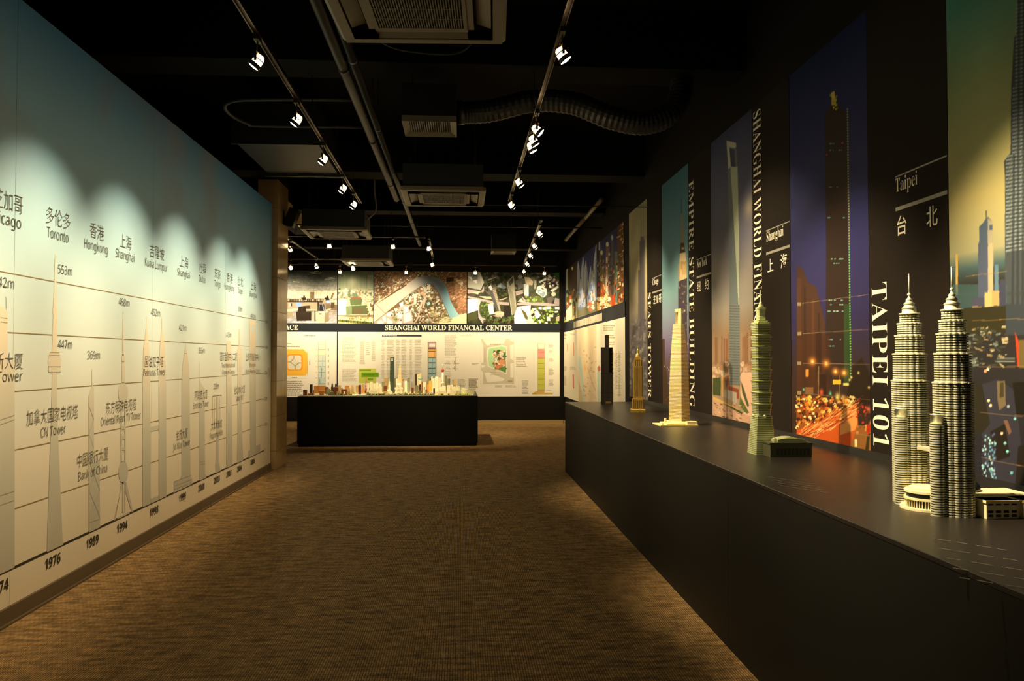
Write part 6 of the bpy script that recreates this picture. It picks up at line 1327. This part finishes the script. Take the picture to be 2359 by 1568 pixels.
# wedge tower, tiered tower, ball tower and drum of the model
Y = 14.35
def mz(px, py, Y): return onY(px, py, Y)
a, b_ = mz(899, 823, Y), mz(908, 823, Y); zt = a[2]; xa, xb2 = a[0], b_[0]
mgr = mat('model_deepgreen', (54, 68, 54), 0.45)
wdgm = MB().add([(xa-0.006, Y-0.035, Z0), (xb2+0.006, Y-0.035, Z0), (xb2+0.006, Y+0.035, Z0), (xa-0.006, Y+0.035, Z0), (xa, Y-0.012, zt-0.065), (xb2, Y-0.012, zt-0.065), (xb2, Y+0.012, zt-0.065), (xa, Y+0.012, zt-0.065)], [(0,3,2,1),(4,5,6,7),(0,1,5,4),(1,2,6,5),(2,3,7,6),(3,0,4,7)])
wdgm.box(xa, xa+0.018, Y-0.012, Y+0.012, zt-0.065, zt).box(xb2-0.018, xb2, Y-0.012, Y+0.012, zt-0.065, zt).box(xa+0.018, xb2-0.018, Y-0.012, Y+0.012, zt-0.014, zt)
part(wdgm, 'building', mgr, cm)
a, b_ = mz(917, 838, 14.4), mz(926, 838, 14.4); X = (a[0]+b_[0])/2; hx = (b_[0]-a[0])/2; zt = a[2]
jm = MB(); z = Z0; hh = hx; n = 9
for k in range(n):
    dz = (zt-0.06-Z0)*(0.18 if k == 0 else 0.82/(n-1))
    jm.sq(X, 14.4, [(hh, z), (hh*1.05, z+dz)]); z += dz; hh *= 0.955 if k < 5 else 0.88
jm.sq(X, 14.4, [(hh, z), (0.003, zt)])
part(jm, 'building', mat('model_c', CC['c'], 0.5), cm)
X = mz(1020, 850, 14.0)[0]
bt2 = MB().lathe(X, 14.0, [(0.018, Z0), (0.016, mz(1020, 858, 14.0)[2])], 12).lathe(X, 14.0, [(0.006, mz(1020, 850, 14)[2]), (0.003, mz(1020, 838, 14)[2])], 8).sphere(X, 14.0, mz(1020, 882, 14)[2], 0.03).sphere(X, 14.0, mz(1020, 841, 14)[2], 0.013)
for k in range(3):
    an = 2*PI*k/3+0.4; bt2.tube([(X+0.06*math.cos(an), 14.0+0.06*math.sin(an), Z0), (X, 14.0, mz(1020, 884, 14)[2])], 0.007, 6)
ball = part(bt2, 'ball_tower', cmat('w'), cm, True)
subpart(MB().sphere(X, 14.0, mz(1020, 853, 14)[2], 0.030, 16, 10), 'red_ball', mat('model_red', (176, 60, 40), 0.35), ball, cm, True)
X = mz(843, 880, 14.2)[0]
tv = part(MB().lathe(X, 14.2, [(0.012, Z0), (0.004, mz(843, 882, 14.2)[2]), (0.002, mz(843, 866, 14.2)[2])], 8), 'ball_tower', mat('model_rust', (170, 90, 50), 0.5), cm, True)
subpart(MB().sphere(X, 14.2, mz(843, 889, 14.2)[2], 0.014).sphere(X, 14.2, mz(843, 897, 14.2)[2], 0.017), 'red_ball', mat('model_red', (176, 60, 40), 0.35), tv, cm, True)
X = mz(919, 885, 13.9)[0]
dr = MB().lathe(X, 13.9, [(0.045, mz(919, 892, 13.9)[2]), (0.048, mz(919, 886, 13.9)[2]), (0.03, mz(919, 882, 13.9)[2])], 16).box(X-0.07, X+0.07, 13.86, 13.94, mz(919, 896, 13.9)[2], mz(919, 892, 13.9)[2])
for k in (-1, 0, 1): dr.box(X+k*0.055-0.01, X+k*0.055+0.01, 13.87, 13.93, Z0, mz(919, 896, 13.9)[2])
part(dr, 'building', cmat('w'), cm)
X = mz(928, 880, 14.2)[0]
part(MB().lathe(X, 14.2, [(0.008, Z0), (0.006, mz(928, 877, 14.2)[2]), (0.026, mz(928, 874, 14.2)[2]), (0.026, mz(928, 872.5, 14.2)[2])], 14), 'building', cmat('o'), cm)
X = mz(968, 872, 14.3)[0]
part(MB().lathe(X, 14.3, [(0.04, mz(968, 873.5, 14.3)[2]), (0.042, mz(968, 871, 14.3)[2]), (0.03, mz(968, 869, 14.3)[2])], 18), 'roof_disc', mat('model_aqua', (140, 190, 170), 0.4), cm)
X = mz(950, 880, 13.9)[0]
part(MB().lathe(X, 13.9, [(0.02, Z0), (0.02, mz(950, 884, 13.9)[2]), (0.014, mz(950, 879, 13.9)[2]), (0.003, mz(950, 875, 13.9)[2])], 12), 'building', cmat('s'), cm)
# lawns and tree rows
for x0, x1, Y0_, Y1_, c_ in ((1052, 1090, 13.45, 13.95, (150, 170, 70)), (760, 790, 13.45, 13.6, (70, 84, 50)), (820, 845, 13.46, 13.62, (96, 110, 60)), (878, 1000, 13.43, 13.5, (120, 130, 80)), (800, 880, 14.0, 14.2, (130, 140, 80))):
    a, b_ = onY(x0, 900, Y0_), onY(x1, 900, Y0_)
    part(MB().box(a[0], min(b_[0], TX1-0.1), Y0_, Y1_, Z0, Z0+0.004), 'lawn', mat('lawn_%d' % x0, c_, 0.8), cm)
tr = MB()
for _ in range(330):
    x = random.choice([random.uniform(850, 1000), random.uniform(850, 1000), random.uniform(750, 1080)]); Y = random.uniform(13.43, 13.62); p = onY(x, 905, Y); r = random.uniform(0.006, 0.012)
    tr.lathe(float(p[0]), Y, [(r*0.3, Z0), (r, Z0+r*0.9), (r*0.8, Z0+r*1.8), (0.001, Z0+r*2.4)], 6, random.choice((0, 0, 1, 2)))
o = part(tr, 'tree_row', [mat('model_tree', (84, 96, 58), 0.8), mat('model_tree_pale', (190, 186, 150), 0.8), mat('model_tree_dark', (50, 62, 40), 0.8)], cm); o['kind'] = 'stuff'
part(MB().box(onY(1075, 900, 13.7)[0], onY(1093, 900, 13.7)[0], 13.70, 13.72, ZT+0.012, ZT+0.09), 'card', mat('model_card', (226, 216, 190), 0.5), cm)

bpy.data.scenes.remove(TSC)
